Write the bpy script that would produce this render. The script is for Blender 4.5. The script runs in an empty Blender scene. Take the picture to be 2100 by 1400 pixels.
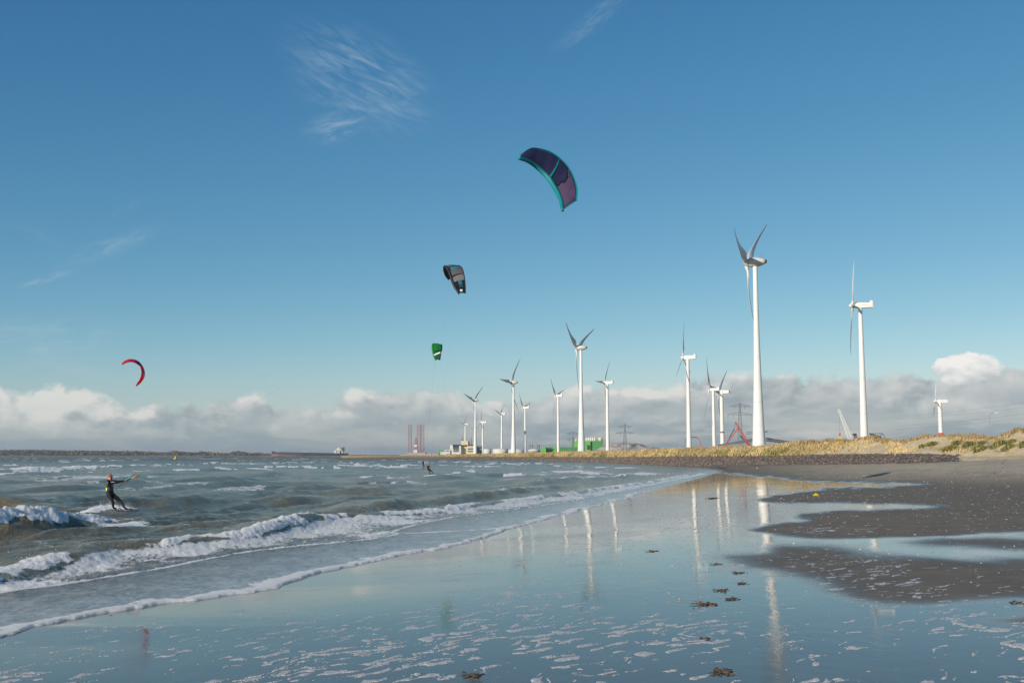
import bpy, bmesh, math, random
import numpy as np
from mathutils import Vector, Matrix
R = math.radians
random.seed(7)
rng = np.random.default_rng(7)
SC = bpy.context.scene
COL = SC.collection

# ---------------------------------------------------------------- camera
F = 2300.0          # focal length in photograph pixels (2100 wide)
HZ = 933.0          # row of the true horizon
ZC = 2.4            # eye height above sea level
PITCH = math.atan((HZ - 700.0) / F)
CP, SP = math.cos(PITCH), math.sin(PITCH)
cam_data = bpy.data.cameras.new("camera")
cam = bpy.data.objects.new("camera", cam_data)
COL.objects.link(cam)
cam.location = (0, 0, ZC)
cam.rotation_euler = (R(90) + PITCH, 0, 0)
cam_data.sensor_width = 36.0
cam_data.lens = 36.0 * F / 2100.0
cam_data.clip_start = 0.1
cam_data.clip_end = 60000.0
SC.camera = cam
SC.view_settings.view_transform = 'Standard'
SC.view_settings.look = 'None'
SC.view_settings.exposure = 0.0
SC.view_settings.gamma = 1.0
SC.view_settings.use_curve_mapping = False
SC.render.engine = 'CYCLES'
SC.cycles.max_bounces = 6
SC.cycles.glossy_bounces = 3
SC.cycles.volume_bounces = 0

# ---------------------------------------------------------------- node helper
class E:
    """tiny expression layer over math nodes"""
    def __init__(s, nt, sock): s.nt, s.s = nt, sock
    def _m(s, op, *a, clamp=False):
        n = s.nt.nodes.new('ShaderNodeMath'); n.operation = op; n.use_clamp = clamp
        for i, v in enumerate((s,) + a):
            if isinstance(v, E): s.nt.links.new(v.s, n.inputs[i])
            else: n.inputs[i].default_value = v
        return E(s.nt, n.outputs[0])
    def __add__(s, o): return s._m('ADD', o)
    __radd__ = __add__
    def __sub__(s, o): return s._m('SUBTRACT', o)
    def __rsub__(s, o): return (s * -1.0) + o
    def __mul__(s, o): return s._m('MULTIPLY', o)
    __rmul__ = __mul__
    def __truediv__(s, o): return s._m('DIVIDE', o)
    def pow(s, o): return s._m('POWER', o)
    def abs(s): return s._m('ABSOLUTE')
    def sat(s): return s._m('MULTIPLY', 1.0, clamp=True)
    def max(s, o): return s._m('MAXIMUM', o)
    def min(s, o): return s._m('MINIMUM', o)
    def atan2(s, o): return s._m('ARCTAN2', o)
    def asin(s): return s._m('ARCSINE')
    def smooth(s, a, b):
        n = s.nt.nodes.new('ShaderNodeMapRange'); n.interpolation_type = 'SMOOTHSTEP'
        s.nt.links.new(s.s, n.inputs['Value'])
        rev = a > b
        n.inputs['From Min'].default_value = min(a, b); n.inputs['From Max'].default_value = max(a, b)
        n.inputs['To Min'].default_value = 1.0 if rev else 0.0; n.inputs['To Max'].default_value = 0.0 if rev else 1.0
        return E(s.nt, n.outputs['Result'])
    def curve(s, pts):
        n = s.nt.nodes.new('ShaderNodeFloatCurve')
        s.nt.links.new(s.s, n.inputs['Value'])
        c = n.mapping.curves[0]
        while len(c.points) > 2: c.points.remove(c.points[-1])
        c.points[0].location = pts[0]; c.points[1].location = pts[-1]
        for p in pts[1:-1]: c.points.new(*p)
        n.mapping.update()
        return E(s.nt, n.outputs[0])

def vec(nt, x, y, z=0.0):
    n = nt.nodes.new('ShaderNodeCombineXYZ')
    for i, v in enumerate((x, y, z)):
        if isinstance(v, E): nt.links.new(v.s, n.inputs[i])
        else: n.inputs[i].default_value = v
    return n.outputs[0]

def noise(nt, v, scale=1.0, detail=4.0, rough=0.55, dist=0.0, dims='3D'):
    n = nt.nodes.new('ShaderNodeTexNoise'); n.noise_dimensions = dims
    nt.links.new(v, n.inputs['Vector'])
    n.inputs['Scale'].default_value = scale; n.inputs['Detail'].default_value = detail
    n.inputs['Roughness'].default_value = rough; n.inputs['Distortion'].default_value = dist
    return E(nt, n.outputs[0])

def mixc(nt, fac, a, b):
    n = nt.nodes.new('ShaderNodeMix'); n.data_type = 'RGBA'
    if isinstance(fac, E): nt.links.new(fac.s, n.inputs[0])
    else: n.inputs[0].default_value = fac
    for i, v in ((6, a), (7, b)):
        if isinstance(v, (tuple, list)): n.inputs[i].default_value = (*v[:3], 1)
        else: nt.links.new(v, n.inputs[i])
    return n.outputs[2]

# ---------------------------------------------------------------- sky and sun
SUN_AZ, SUN_EL = 221.0, 22.0      # clockwise from +Y (the way the camera looks)
world = bpy.data.worlds.new("World"); SC.world = world
world.use_nodes = True
nt = world.node_tree; nt.nodes.clear()
out = nt.nodes.new('ShaderNodeOutputWorld'); bg = nt.nodes.new('ShaderNodeBackground')
nt.links.new(bg.outputs[0], out.inputs[0])
BGS = 0.10
bg.inputs['Strength'].default_value = BGS
sky = nt.nodes.new('ShaderNodeTexSky'); sky.sky_type = 'NISHITA'; sky.sun_disc = False
sky.sun_elevation = R(SUN_EL); sky.sun_rotation = R(SUN_AZ)
sky.air_density = 1.0; sky.dust_density = 0.3; sky.ozone_density = 3.0; sky.altitude = 2000.0
tc = nt.nodes.new('ShaderNodeTexCoord'); sx = nt.nodes.new('ShaderNodeSeparateXYZ')
nt.links.new(tc.outputs['Generated'], sx.inputs[0])
wx, wy, wz = (E(nt, sx.outputs[i]) for i in range(3))
az = wx.atan2(wy)                  # radians, 0 = straight ahead
el = wz.asin()
# cloud coordinates in hundredths of the focal length: (u: right, v: up), 1 unit = 100 photograph pixels
u = az * (F / 100.0); v = el * (F / 100.0)
P1 = vec(nt, u, v * 1.35, 0.0)
big = noise(nt, P1, 0.55, 6, 0.55, 0.25, '2D')
big2 = noise(nt, vec(nt, u - 0.16, v * 1.35 + 0.22, 0.0), 0.55, 6, 0.55, 0.25, '2D')
fine = noise(nt, P1, 2.6, 6, 0.6, 0.2, '2D')
# height of the bank's top edge along the horizon (0..1 = -14..14 units left to right)
un = (u + 14.0) / 28.0
def AE(px, py):
    a_, b_ = (px - 1050.0) / F, (700.0 - py) / F
    d_ = Vector((a_, CP - b_ * SP, SP + b_ * CP)).normalized()
    return math.atan2(d_.x, d_.y) * F / 100.0, math.asin(d_.z) * F / 100.0
def U(px): return (AE(px, 800)[0] + 14.0) / 28.0
top = un.curve([(0, .62), (U(-100), .70), (U(0), .70), (U(120), .735), (U(200), .70), (U(290), .55), (U(400), .56), (U(520), .68), (U(580), .60),
                (U(730), .72), (U(900), .74), (U(985), .62), (U(1060), .66), (U(1180), .80), (U(1330), .82), (U(1500), .84), (U(1660), .90),
                (U(1780), .86), (U(1960), .86), (U(2060), .92), (U(2200), .88), (1, .7)]) * 2.0
edge = top - v - 0.17 + (big - 0.5) * 0.72 + (fine - 0.5) * 0.46
bank = edge.smooth(-0.03, 0.17)
# relief: lit from the upper left
relief = (big - big2) * 5.5 + (fine - 0.5) * 0.9
white_zone = edge.smooth(0.75, 0.1)
def blob(cx, cy, rx, ry, amp=0.9):
    cu, cv = AE(cx, cy)
    dx = (u - cu) / (rx / 100.0); dy = (v - cv) / (ry / 100.0)
    d = (dx * dx + dy * dy).pow(0.5)
    return (1.0 - d) + (big - 0.5) * amp * 1.4 + (fine - 0.5) * amp * 0.8
cream = blob(85, 830, 200, 58, 0.8).smooth(0.0, 0.42)
for b in ((520, 822, 45, 34), (740, 806, 60, 18), (280, 845, 40, 18), (300, 882, 60, 12), (990, 835, 70, 22), (690, 850, 60, 14), (560, 878, 30, 16),
          (1330, 800, 130, 22), (1180, 790, 60, 22), (1600, 764, 120, 15), (1890, 830, 150, 24), (1250, 860, 200, 18), (1700, 890, 170, 12)):
    cream = cream.max(blob(*b).smooth(0.05, 0.75) * (0.85 if b[1] < 815 else 0.5))
puff = blob(1980, 757, 78, 40, 0.66).smooth(0.12, 0.26)
# towards the horizon the bank thins out into streaks of blue grey
streak = noise(nt, vec(nt, u * 0.35, v * 1.9, 0.0), 1.1, 5, 0.55, 0.3, '2D')
low = v.smooth(1.15, 0.25)
gap = (streak.smooth(0.40, 0.62) * low * 0.72)
bank_a = bank * (1.0 - gap * 0.85)
k = 1.0 / BGS                    # cloud colours below are linear radiance, undone by the background strength
def C(r, g, b): return (r * k, g * k, b * k)
sp_ = nt.nodes.new('ShaderNodeSeparateColor'); nt.links.new(sky.outputs[0], sp_.inputs[0])
cmb = nt.nodes.new('ShaderNodeCombineColor')
for i, (a_, g_) in enumerate(((1.95, 1.50), (1.15, .98), (.895, .71))):      # deep polarised blue of a clear winter sky
    nt.links.new(((E(nt, sp_.outputs[i]) * 0.085).pow(g_) * (a_ / BGS)).s, cmb.inputs[i])
sky_col = cmb.outputs[0]
hz = v.smooth(2.2, -0.1) * 0.55
sky2 = mixc(nt, hz, sky_col, C(.37, .46, .50))
shade = (relief * 0.55 + 0.45 + white_zone * 0.25).sat()
cl_grey = mixc(nt, shade, C(.315, .375, .41), C(.50, .53, .545))
cl_grey = mixc(nt, low * 0.80, cl_grey, C(.285, .375, .405))
rows = noise(nt, vec(nt, u * 0.9, v * 2.6, 3.0), 1.5, 6, 0.58, 0.25)
rlit = noise(nt, vec(nt, u * 0.9 - 0.10, v * 2.6 + 0.22, 3.0), 1.5, 6, 0.58, 0.25)
rowm = rows.smooth(.50, .64) * v.smooth(1.75, 1.0) * v.smooth(0.05, 0.35) * ((rows - rlit) * 6.0 + 0.55).sat()
cl_grey = mixc(nt, rowm * 0.75, cl_grey, C(.50, .535, .53))
cl = mixc(nt, (cream * (0.75 + relief * 0.6) + white_zone * (relief * 0.7 + 0.42).sat() * 0.85).sat() * 0.95, cl_grey, C(.80, .785, .74))
c1 = mixc(nt, bank_a * 0.93, sky2, cl)
puffc = mixc(nt, (relief * 0.8 + 0.72).sat(), C(.52, .55, .58), C(.95, .93, .90))
c2 = mixc(nt, puff * (1.0 - bank * edge.smooth(0.0, 0.3)), c1, puffc)
# cirrus: thin streaks
def cirrus(cx, cy, rx, ry, ang, s=1.0, tight=False):
    ca, sa = math.cos(R(ang)), math.sin(R(ang))
    cu, cv = AE(cx, cy)
    x0 = u - cu; y0 = v - cv
    xr = x0 * ca + y0 * sa; yr = y0 * ca - x0 * sa
    dd = ((xr / (rx / 100.0)).pow(2.0) + (yr / (ry / 100.0)).pow(2.0)).pow(0.5)
    m = dd.smooth(1.0, 0.15)
    n = noise(nt, vec(nt, xr * 0.9, yr * 4.2, cx * 0.01), 1.6, 8, 0.62, 0.7)
    return (m * (n.smooth(0.34, 0.86) if not tight else n.smooth(0.3, 0.7)) * s)
ci = cirrus(740, 165, 215, 120, -24, 0.62)
for a in ((690, 262, 90, 45, 15, 0.75), (790, 215, 120, 22, -12, 0.55), (1215, 42, 130, 30, 33, 0.5), (105, 568, 75, 12, 22, 0.95), (230, 505, 130, 26, 25, 0.55),
          (265, 425, 60, 14, 35, 0.22), (150, 752, 100, 30, -8, 0.95), (60, 700, 240, 70, 6, 0.6), (450, 775, 330, 40, 3, 0.35), (30, 655, 70, 10, 20, 0.35), (70, 480, 90, 18, -15, 0.2)):
    ci = ci.max(cirrus(*a))
c3 = mixc(nt, (ci * (1.0 - bank) * 0.75).sat(), c2, C(.46, .57, .66))
nt.links.new(c3, bg.inputs['Color'])

sun_data = bpy.data.lights.new("sun", 'SUN'); sun_data.energy = 5.0; sun_data.angle = R(0.6)
sun_data.color = (1.0, 0.90, 0.76)
sun = bpy.data.objects.new("sun", sun_data); COL.objects.link(sun)
sdir = Vector((math.sin(R(SUN_AZ)) * math.cos(R(SUN_EL)), math.cos(R(SUN_AZ)) * math.cos(R(SUN_EL)), math.sin(R(SUN_EL))))
sun.rotation_euler = sdir.to_track_quat('Z', 'Y').to_euler()

# ---------------------------------------------------------------- pixel <-> place
def at(px, py, Y):
    """the place at depth Y that lies on the sight line through photograph pixel (px, py)"""
    a, b = (px - 1050.0) / F, (700.0 - py) / F
    d = (a, CP - b * SP, SP + b * CP)
    s = Y / d[1]
    return Vector((d[0] * s, Y, ZC + d[2] * s))
def on(px, py, z=0.0):
    a, b = (px - 1050.0) / F, (700.0 - py) / F
    d = (a, CP - b * SP, SP + b * CP)
    s = (z - ZC) / d[2]
    return (d[0] * s, d[1] * s)
def proj(X, Y, Z):
    dz = Z - ZC
    fw = Y * CP + dz * SP; up = -Y * SP + dz * CP
    return 1050 + F * X / fw, 700 - F * up / fw

# ---------------------------------------------------------------- numpy noise
def _h(ix, iy, s):
    n = (ix.astype(np.int64) * 374761393 + iy.astype(np.int64) * 668265263 + s * 974711) & 0xffffffff
    n = ((n ^ (n >> 13)) * 1274126177) & 0xffffffff
    return ((n ^ (n >> 16)) & 0xffffff) / float(0xffffff)
def vn(x, y, s=0):
    ix = np.floor(x); iy = np.floor(y); fx = x - ix; fy = y - iy
    fx = fx * fx * fx * (fx * (fx * 6 - 15) + 10); fy = fy * fy * fy * (fy * (fy * 6 - 15) + 10)
    a = _h(ix, iy, s); b = _h(ix + 1, iy, s); c = _h(ix, iy + 1, s); d = _h(ix + 1, iy + 1, s)
    return (a * (1 - fx) + b * fx) * (1 - fy) + (c * (1 - fx) + d * fx) * fy
def fbm(x, y, o=4, s=0, g=0.5):
    t = np.zeros_like(x); a = 1.0; w = 0.0
    for i in range(o):
        ca, sa = math.cos(1.1 * i), math.sin(1.1 * i)
        t += a * vn((x * ca - y * sa) * 2 ** i, (x * sa + y * ca) * 2 ** i, s + i * 17); w += a; a *= g
    return t / w
def sst(x, a, b):
    t = np.clip((x - a) / (b - a), 0, 1); return t * t * (3 - 2 * t)
def poly_dist(X, Y, pts):
    """distance to a polyline, side (+ to the right of its direction) and the position along it"""
    best = np.full(X.shape, 1e18); side = np.zeros_like(X); pos = np.zeros_like(X)
    for i in range(len(pts) - 1):
        ax, ay = pts[i][:2]; bx, by = pts[i + 1][:2]
        dx, dy = bx - ax, by - ay; L2 = dx * dx + dy * dy + 1e-12
        t = ((X - ax) * dx + (Y - ay) * dy) / L2; tc_ = np.clip(t, 0, 1)
        qx = X - (ax + tc_ * dx); qy = Y - (ay + tc_ * dy); d = qx * qx + qy * qy
        m = d < best
        best[m] = d[m]; side[m] = np.sign(dy * (X - ax) - dx * (Y - ay))[m]; pos[m] = (i + tc_)[m]
    return np.sqrt(best), side, pos
def inside(X, Y, poly):
    c = np.zeros(X.shape, bool); n = len(poly)
    for i in range(n):
        ax, ay = poly[i]; bx, by = poly[(i + 1) % n]
        if ay == by: continue
        c ^= ((ay > Y) != (by > Y)) & (X < (bx - ax) * (Y - ay) / (by - ay) + ax)
    return c
def smooth_pl(pts, it=2):
    for _ in range(it):
        q = [pts[0]]
        for a, b in zip(pts[:-1], pts[1:]):
            q += [tuple(a[i] * .75 + b[i] * .25 for i in range(len(a))), tuple(a[i] * .25 + b[i] * .75 for i in range(len(a)))]
        q.append(pts[-1]); pts = q
    return pts

# ---------------------------------------------------------------- object helpers
def tag(o, label=None, cat=None, group=None, kind=None):
    if label: o['label'] = label
    if cat: o['category'] = cat
    if group: o['group'] = group
    if kind: o['kind'] = kind
    return o
def mesh_np(name, V, Fq, mat=None, parent=None, smooth=False, attrs=None):
    """one mesh object from arrays of vertices and faces (all faces with the same corner count)"""
    me = bpy.data.meshes.new(name)
    V = np.asarray(V, dtype=np.float32); Fq = np.asarray(Fq, dtype=np.int32); k_ = Fq.shape[1]
    me.vertices.add(len(V)); me.vertices.foreach_set('co', V.ravel())
    me.loops.add(Fq.size); me.loops.foreach_set('vertex_index', Fq.ravel())
    me.polygons.add(len(Fq)); me.polygons.foreach_set('loop_start', np.arange(0, Fq.size, k_, dtype=np.int32))
    me.polygons.foreach_set('use_smooth', np.full(len(Fq), smooth, dtype=bool))
    for nme, arr in (attrs or {}).items():
        arr = np.asarray(arr, dtype=np.float32)
        if arr.ndim == 1:
            a_ = me.attributes.new(nme, 'FLOAT', 'POINT'); a_.data.foreach_set('value', arr)
        else:
            a_ = me.attributes.new(nme, 'FLOAT_COLOR', 'POINT')
            a_.data.foreach_set('color', np.concatenate([arr, np.ones((len(arr), 1), np.float32)], 1).astype(np.float32).ravel())
    me.update(calc_edges=True)
    if mat: me.materials.append(mat)
    o = bpy.data.objects.new(name, me); COL.objects.link(o)
    if parent: o.parent = parent
    return o
class MB:
    """collects shapes; build() links them as ONE mesh object"""
    def __init__(s): s.v = []; s.f = []
    def add(s, vs, fs):
        n = len(s.v); s.v += [tuple(p) for p in vs]; s.f += [tuple(i + n for i in q) for q in fs]; return s
    def box(s, x0, x1, y0, y1, z0, z1, M=None):
        vs = [Vector(p) for p in ((x0, y0, z0), (x1, y0, z0), (x1, y1, z0), (x0, y1, z0), (x0, y0, z1), (x1, y0, z1), (x1, y1, z1), (x0, y1, z1))]
        if M: vs = [M @ p for p in vs]
        return s.add(vs, [(3, 2, 1, 0), (4, 5, 6, 7), (0, 1, 5, 4), (1, 2, 6, 5), (2, 3, 7, 6), (3, 0, 4, 7)])
    def tube(s, pts, rad, n=6, cap=True):
        pts = [Vector(p) for p in pts]
        if not isinstance(rad, (list, tuple)): rad = [rad] * len(pts)
        b = len(s.v); up = None
        for i, p in enumerate(pts):
            d = (pts[min(i + 1, len(pts) - 1)] - pts[max(i - 1, 0)]).normalized()
            if up is None: up = Vector((0, 0, 1)) if abs(d.z) < .9 else Vector((1, 0, 0))
            a = d.cross(up).normalized(); c = a.cross(d).normalized(); up = c
            for j in range(n):
                w = 2 * math.pi * j / n
                s.v.append(tuple(p + (a * math.cos(w) + c * math.sin(w)) * rad[i]))
        for i in range(len(pts) - 1):
            for j in range(n):
                s.f.append((b + i * n + j, b + i * n + (j + 1) % n, b + (i + 1) * n + (j + 1) % n, b + (i + 1) * n + j))
        if cap: s.f.append(tuple(b + j for j in reversed(range(n)))); s.f.append(tuple(b + (len(pts) - 1) * n + j for j in range(n)))
        return s
    def lathe(s, prof, n=24, c=(0, 0, 0)):
        b = len(s.v)
        for r, z in prof:
            for j in range(n):
                w = 2 * math.pi * j / n; s.v.append((c[0] + r * math.cos(w), c[1] + r * math.sin(w), c[2] + z))
        for i in range(len(prof) - 1):
            for j in range(n):
                s.f.append((b + i * n + j, b + i * n + (j + 1) % n, b + (i + 1) * n + (j + 1) % n, b + (i + 1) * n + j))
        s.f.append(tuple(b + j for j in reversed(range(n)))); s.f.append(tuple(b + (len(prof) - 1) * n + j for j in range(n)))
        return s
    def build(s, name, mat, parent=None, smooth=False, loc=None):
        me = bpy.data.meshes.new(name); me.from_pydata(s.v, [], s.f); me.update()
        if smooth:
            me.polygons.foreach_set('use_smooth', [True] * len(me.polygons))
        if mat: me.materials.append(mat)
        o = bpy.data.objects.new(name, me); COL.objects.link(o)
        if parent: o.parent = parent
        if loc is not None: o.location = loc
        return o
def sharp(o, deg=35):
    """sharp edges above an angle on a smooth mesh"""
    bm = bmesh.new(); bm.from_mesh(o.data)
    bmesh.ops.recalc_face_normals(bm, faces=bm.faces)
    for e in bm.edges:
        if len(e.link_faces) == 2 and e.calc_face_angle(0) > R(deg): e.smooth = False
    for f_ in bm.faces: f_.smooth = True
    bm.to_mesh(o.data); bm.free(); return o
def empty(name, loc=(0, 0, 0), rz=0.0):
    o = bpy.data.objects.new(name, None); COL.objects.link(o); o.location = loc; o.rotation_euler = (0, 0, rz); o.empty_display_size = 0.3; return o

# ---------------------------------------------------------------- materials
def mat(name, col, rough=0.6, metal=0.0, spec=0.5, var=0.12, scale=1.5, bump=0.0, bscale=20.0, ior=1.45, trans=0.0):
    """painted / plain surface with a little noise in tone and roughness"""
    m = bpy.data.materials.new(name); m.use_nodes = True; t = m.node_tree; b = t.nodes['Principled BSDF']
    g = t.nodes.new('ShaderNodeTexCoord').outputs['Object']
    n = noise(t, g, scale, 5, 0.6)
    d = tuple(max(0, c * (1 - var)) for c in col); l = tuple(min(1, c * (1 + var)) for c in col)
    t.links.new(mixc(t, n.smooth(0.3, 0.7), d, l), b.inputs['Base Color'])
    t.links.new((n * 0.15 + (rough - 0.07)).sat().s, b.inputs['Roughness'])
    b.inputs['Metallic'].default_value = metal; b.inputs['Specular IOR Level'].default_value = spec
    b.inputs['IOR'].default_value = ior
    if bump:
        bn = t.nodes.new('ShaderNodeBump'); bn.inputs['Strength'].default_value = bump; bn.inputs['Distance'].default_value = 0.05
        t.links.new(noise(t, g, bscale, 4, 0.6).s, bn.inputs['Height']); t.links.new(bn.outputs[0], b.inputs['Normal'])
    if trans:
        tl = t.nodes.new('ShaderNodeBsdfTranslucent'); tl.inputs[0].default_value = (*col, 1)
        mx = t.nodes.new('ShaderNodeMixShader'); mx.inputs[0].default_value = trans
        t.links.new(b.outputs[0], mx.inputs[1]); t.links.new(tl.outputs[0], mx.inputs[2])
        t.links.new(mx.outputs[0], t.nodes['Material Output'].inputs[0])
    return m
WHITE = mat('white_turbine_paint', (.75, .74, .71), .38, var=.04, scale=.3)
GREYB = mat('grey_nacelle_paint', (.50, .49, .46), .42, var=.06, scale=.4)
DARK = mat('dark_metal', (.06, .06, .065), .5)
REDP = mat('red_paint', (.55, .05, .045), .5)
STEEL = mat('galvanised_steel', (.22, .24, .26), .5, .3)
CREAM = mat('cream_cladding', (.62, .54, .36), .7, scale=.1)
WALLW = mat('pale_wall', (.62, .61, .57), .7, scale=.1)
GLASSD = mat('dark_window_band', (.06, .08, .10), .2)
GREEN1 = mat('bright_green_cladding', (.13, .42, .06), .55, scale=.05)
GREEN2 = mat('deep_green_cladding', (.06, .25, .07), .55, scale=.05)
YELLOW = mat('yellow_paint', (.70, .45, .03), .5)
ORANGE = mat('orange_foam', (.80, .22, .02), .6)

# ================================================================ THE SHORE
# water's edge, traced once as a line on the ground, bay curving to the far dike
EDGE_PX = [(-80, 1328), (0, 1303), (60, 1284), (120, 1276), (190, 1262), (300, 1246), (420, 1227), (510, 1213), (556, 1205), (650, 1178), (700, 1166), (760, 1150),
           (830, 1137), (900, 1124), (950, 1112), (1000, 1103), (1040, 1086), (1090, 1073), (1158, 1054), (1215, 1040), (1290, 1019), (1365, 998), (1430, 982),
           (1478, 967), (1460, 960), (1400, 956.5), (1300, 951), (1200, 947), (1100, 944), (1000, 942), (900, 941), (820, 940), (740, 939.3)]
EDGE = [on(px, py, 0.0) for px, py in EDGE_PX]
EDGE = [(-60.0, -170.0), (-14.5, -12.0)] + EDGE + [(-420.0, 1500.0), (-700.0, 2600.0)]
LAND_POLY = EDGE + [(9000.0, 2600.0), (9000.0, -170.0)]
def shore(X, Y):
    d, s, p = poly_dist(X, Y, EDGE)
    return np.where(inside(X, Y, LAND_POLY), d, -d), p
# the dike and dune: column, row of foot, rock top and crest, depth of foot
DIKE = [(700, 939.6, 938.6, 937.2, 1000), (760, 939.4, 937.6, 936.2, 900), (830, 940, 937, 934.6, 830), (900, 941, 936.8, 932.8, 700), (1000, 942, 936.6, 931, 610), (1100, 944, 937, 929.5, 500),
        (1200, 947, 937, 927.5, 395), (1300, 951, 937, 925.5, 305), (1400, 956.5, 936.5, 921.5, 234), (1470, 954, 936, 920, 212), (1540, 953, 935.5, 918, 190), (1600, 952.5, 935, 914, 170),
        (1700, 952, 932.5, 904, 148), (1800, 951, 931.5, 901, 128), (1900, 949, 932, 897, 115), (1960, 947, 934, 893, 110), (2000, 945, 936, 890, 106), (2060, 943, 936, 888, 101), (2110, 941, 934, 881, 96),
        (2250, 941, 934, 872, 84), (2500, 942, 934, 856, 66), (3200, 948, 930, 830, 48), (5200, 965, 930, 800, 32)]
def _dk(px, py, Y): p = at(px, py, Y); return (p.x, p.y, p.z)
foot = []; rockt = []; crest = []
for px, yf, yr, yc, Yd in DIKE:
    dr, dc = (9.0, 19.0) if px < 1650 else (7.0, 17.0)
    foot.append(_dk(px, yf, Yd)); rockt.append(_dk(px, yr, Yd + dr)); crest.append(_dk(px, yc, Yd + dc))
FOOT2 = [(p[0], p[1]) for p in foot]; FOOTZ = np.array([p[2] for p in foot])
def beach_z(X, Y, D=None):
    if D is None: D, _ = shore(X, Y)
    df, sf, pf = poly_dist(X, Y, FOOT2)
    i = np.clip(pf.astype(int), 0, len(FOOTZ) - 2); fr = pf - i
    zf = np.maximum(FOOTZ[i] * (1 - fr) + FOOTZ[i + 1] * fr, 0.0)
    Dp = np.maximum(D, 0)
    lx, ly = .2200, .9755                                  # mean run of the waterline
    Ds = np.maximum((X + 7.0) * ly - (Y - 15.0) * lx, .1)
    wd = sst(Dp, 0, 6)
    b = 1.9 * (1 - np.exp(-.052 * (Ds * wd + Dp * (1 - wd)) / 1.9))
    w = sst(Dp / (Dp + df + 1e-6), .45, 1.0)
    z = b * (1 - w) + zf * w
    und = (fbm(X * .09, Y * .05, 3, 5) - .5) * .09 * sst(Dp, 3, 20)
    return np.where(D > 0, z + und, np.maximum(D * .035, -1.0))
def grid_faces(ny, nx, keep=None):
    a = (np.arange(ny - 1)[:, None] * nx + np.arange(nx - 1)[None, :])
    q = np.stack([a, a + 1, a + nx + 1, a + nx], -1)
    if keep is not None:
        k_ = keep[:-1, :-1] | keep[1:, :-1] | keep[:-1, 1:] | keep[1:, 1:]
        q = q[k_]
    else: q = q.reshape(-1, 4)
    return q.astype(np.int32)
def compact(V, Q, attrs):
    used = np.zeros(len(V), bool); used[Q.ravel()] = True
    idx = np.cumsum(used) - 1
    return V[used], idx[Q], {k_: a_[used] for k_, a_ in attrs.items()}
def fan(cols_n, spread=0.50, outer=1.6, n_out=36):
    t = np.linspace(-spread, spread, cols_n)
    o_ = spread + (outer - spread) * (np.linspace(0, 1, n_out + 1)[1:] ** 1.6)
    return np.concatenate([-o_[::-1], t, o_])

# ---------------------------------------------------------------- beach
# dull (drained) sand between the mirror-wet tongues, outlines traced on the ground
DULL = [
    [(1452, 957), (1474, 966), (1540, 973), (1615, 979), (1660, 984), (1720, 987), (1830, 988.5), (1905, 989.5), (1930, 993), (1880, 996), (1780, 999), (1700, 1003), (1650, 1011),
     (1590, 1017), (1545, 1024), (1560, 1029), (1620, 1030), (1700, 1029), (1800, 1032), (1925, 1034), (1900, 1040), (1820, 1045), (1720, 1049), (1690, 1052), (1650, 1053), (1630, 1060), (1660, 1064), (1640, 1071),
     (1590, 1073), (1548, 1082), (1548, 1087), (1580, 1091), (1620, 1098), (1680, 1104), (1760, 1101), (1900, 1096), (2100, 1089), (2600, 1080), (4200, 1070), (4200, 930), (1400, 930)],
    [(1480, 1141), (1545, 1140), (1570, 1124), (1620, 1119), (1700, 1120), (1745, 1125), (1765, 1135), (1840, 1143), (1950, 1146), (2110, 1147), (2600, 1150), (4200, 1150), (4200, 1240), (2600, 1222), (2110, 1221),
     (1980, 1229), (1860, 1234), (1790, 1230), (1725, 1215), (1690, 1196), (1640, 1180), (1590, 1168), (1530, 1158)],
    [(1860, 1112), (1920, 1107), (2110, 1102), (2600, 1098), (4200, 1090), (4200, 1118), (2600, 1124), (2110, 1127), (2000, 1122), (1910, 1117)],
    [(2060, 1268), (2140, 1252), (2600, 1240), (4200, 1260), (4200, 1330), (2600, 1310), (2200, 1292)],
]
DAMP_PALE = [[(1740, 953), (1850, 946), (1975, 942), (2110, 934), (4200, 920), (4200, 985), (2110, 972), (1960, 966), (1850, 960)]]
def mask_px(PX, PY, polys, soft):
    m = np.full(PX.shape, -1e9)
    for pl in polys:
        pl = smooth_pl(pl, 1)
        d, _, _ = poly_dist(PX, PY * 5.0, [(a, b * 5.0) for a, b in pl] + [(pl[0][0], pl[0][1] * 5.0)])
        ins = inside(PX, PY, pl)
        m = np.maximum(m, np.where(ins, d, -d))
    return sst(m, -soft, soft)
tanx = fan(820, 0.50, 2.4, 40)
invY = np.linspace(1 / 4.3, 1 / 270.0, 460)
Yr = np.concatenate([np.linspace(-160, 3.9, 34), 1 / invY])
YY = np.repeat(Yr[:, None], len(tanx), 1)
XX = np.where(YY > 4.3, YY, 4.3 + (4.3 - YY) * 0.9) * tanx[None, :]
D, _ = shore(XX, YY)
ZZ = beach_z(XX, YY, D)
Ys = np.maximum(YY, 4.0)
PX, PY = proj(XX, Ys, ZZ)
wob = (fbm(XX * .8, YY * .16, 4, 3) - .5)
soft = 34.0
dull = np.maximum(mask_px(PX + wob * 70, PY + (fbm(XX * 1.1, YY * .3, 4, 9) - .5) * 9, DULL[:1], soft), mask_px(PX + wob * 90, PY + (fbm(XX * 1.1, YY * .3, 4, 9) - .5) * 14, DULL[1:], 78.0) * .80)
tone = mask_px(PX + wob * 90, PY + wob * 10, DAMP_PALE, 22.0)
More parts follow.
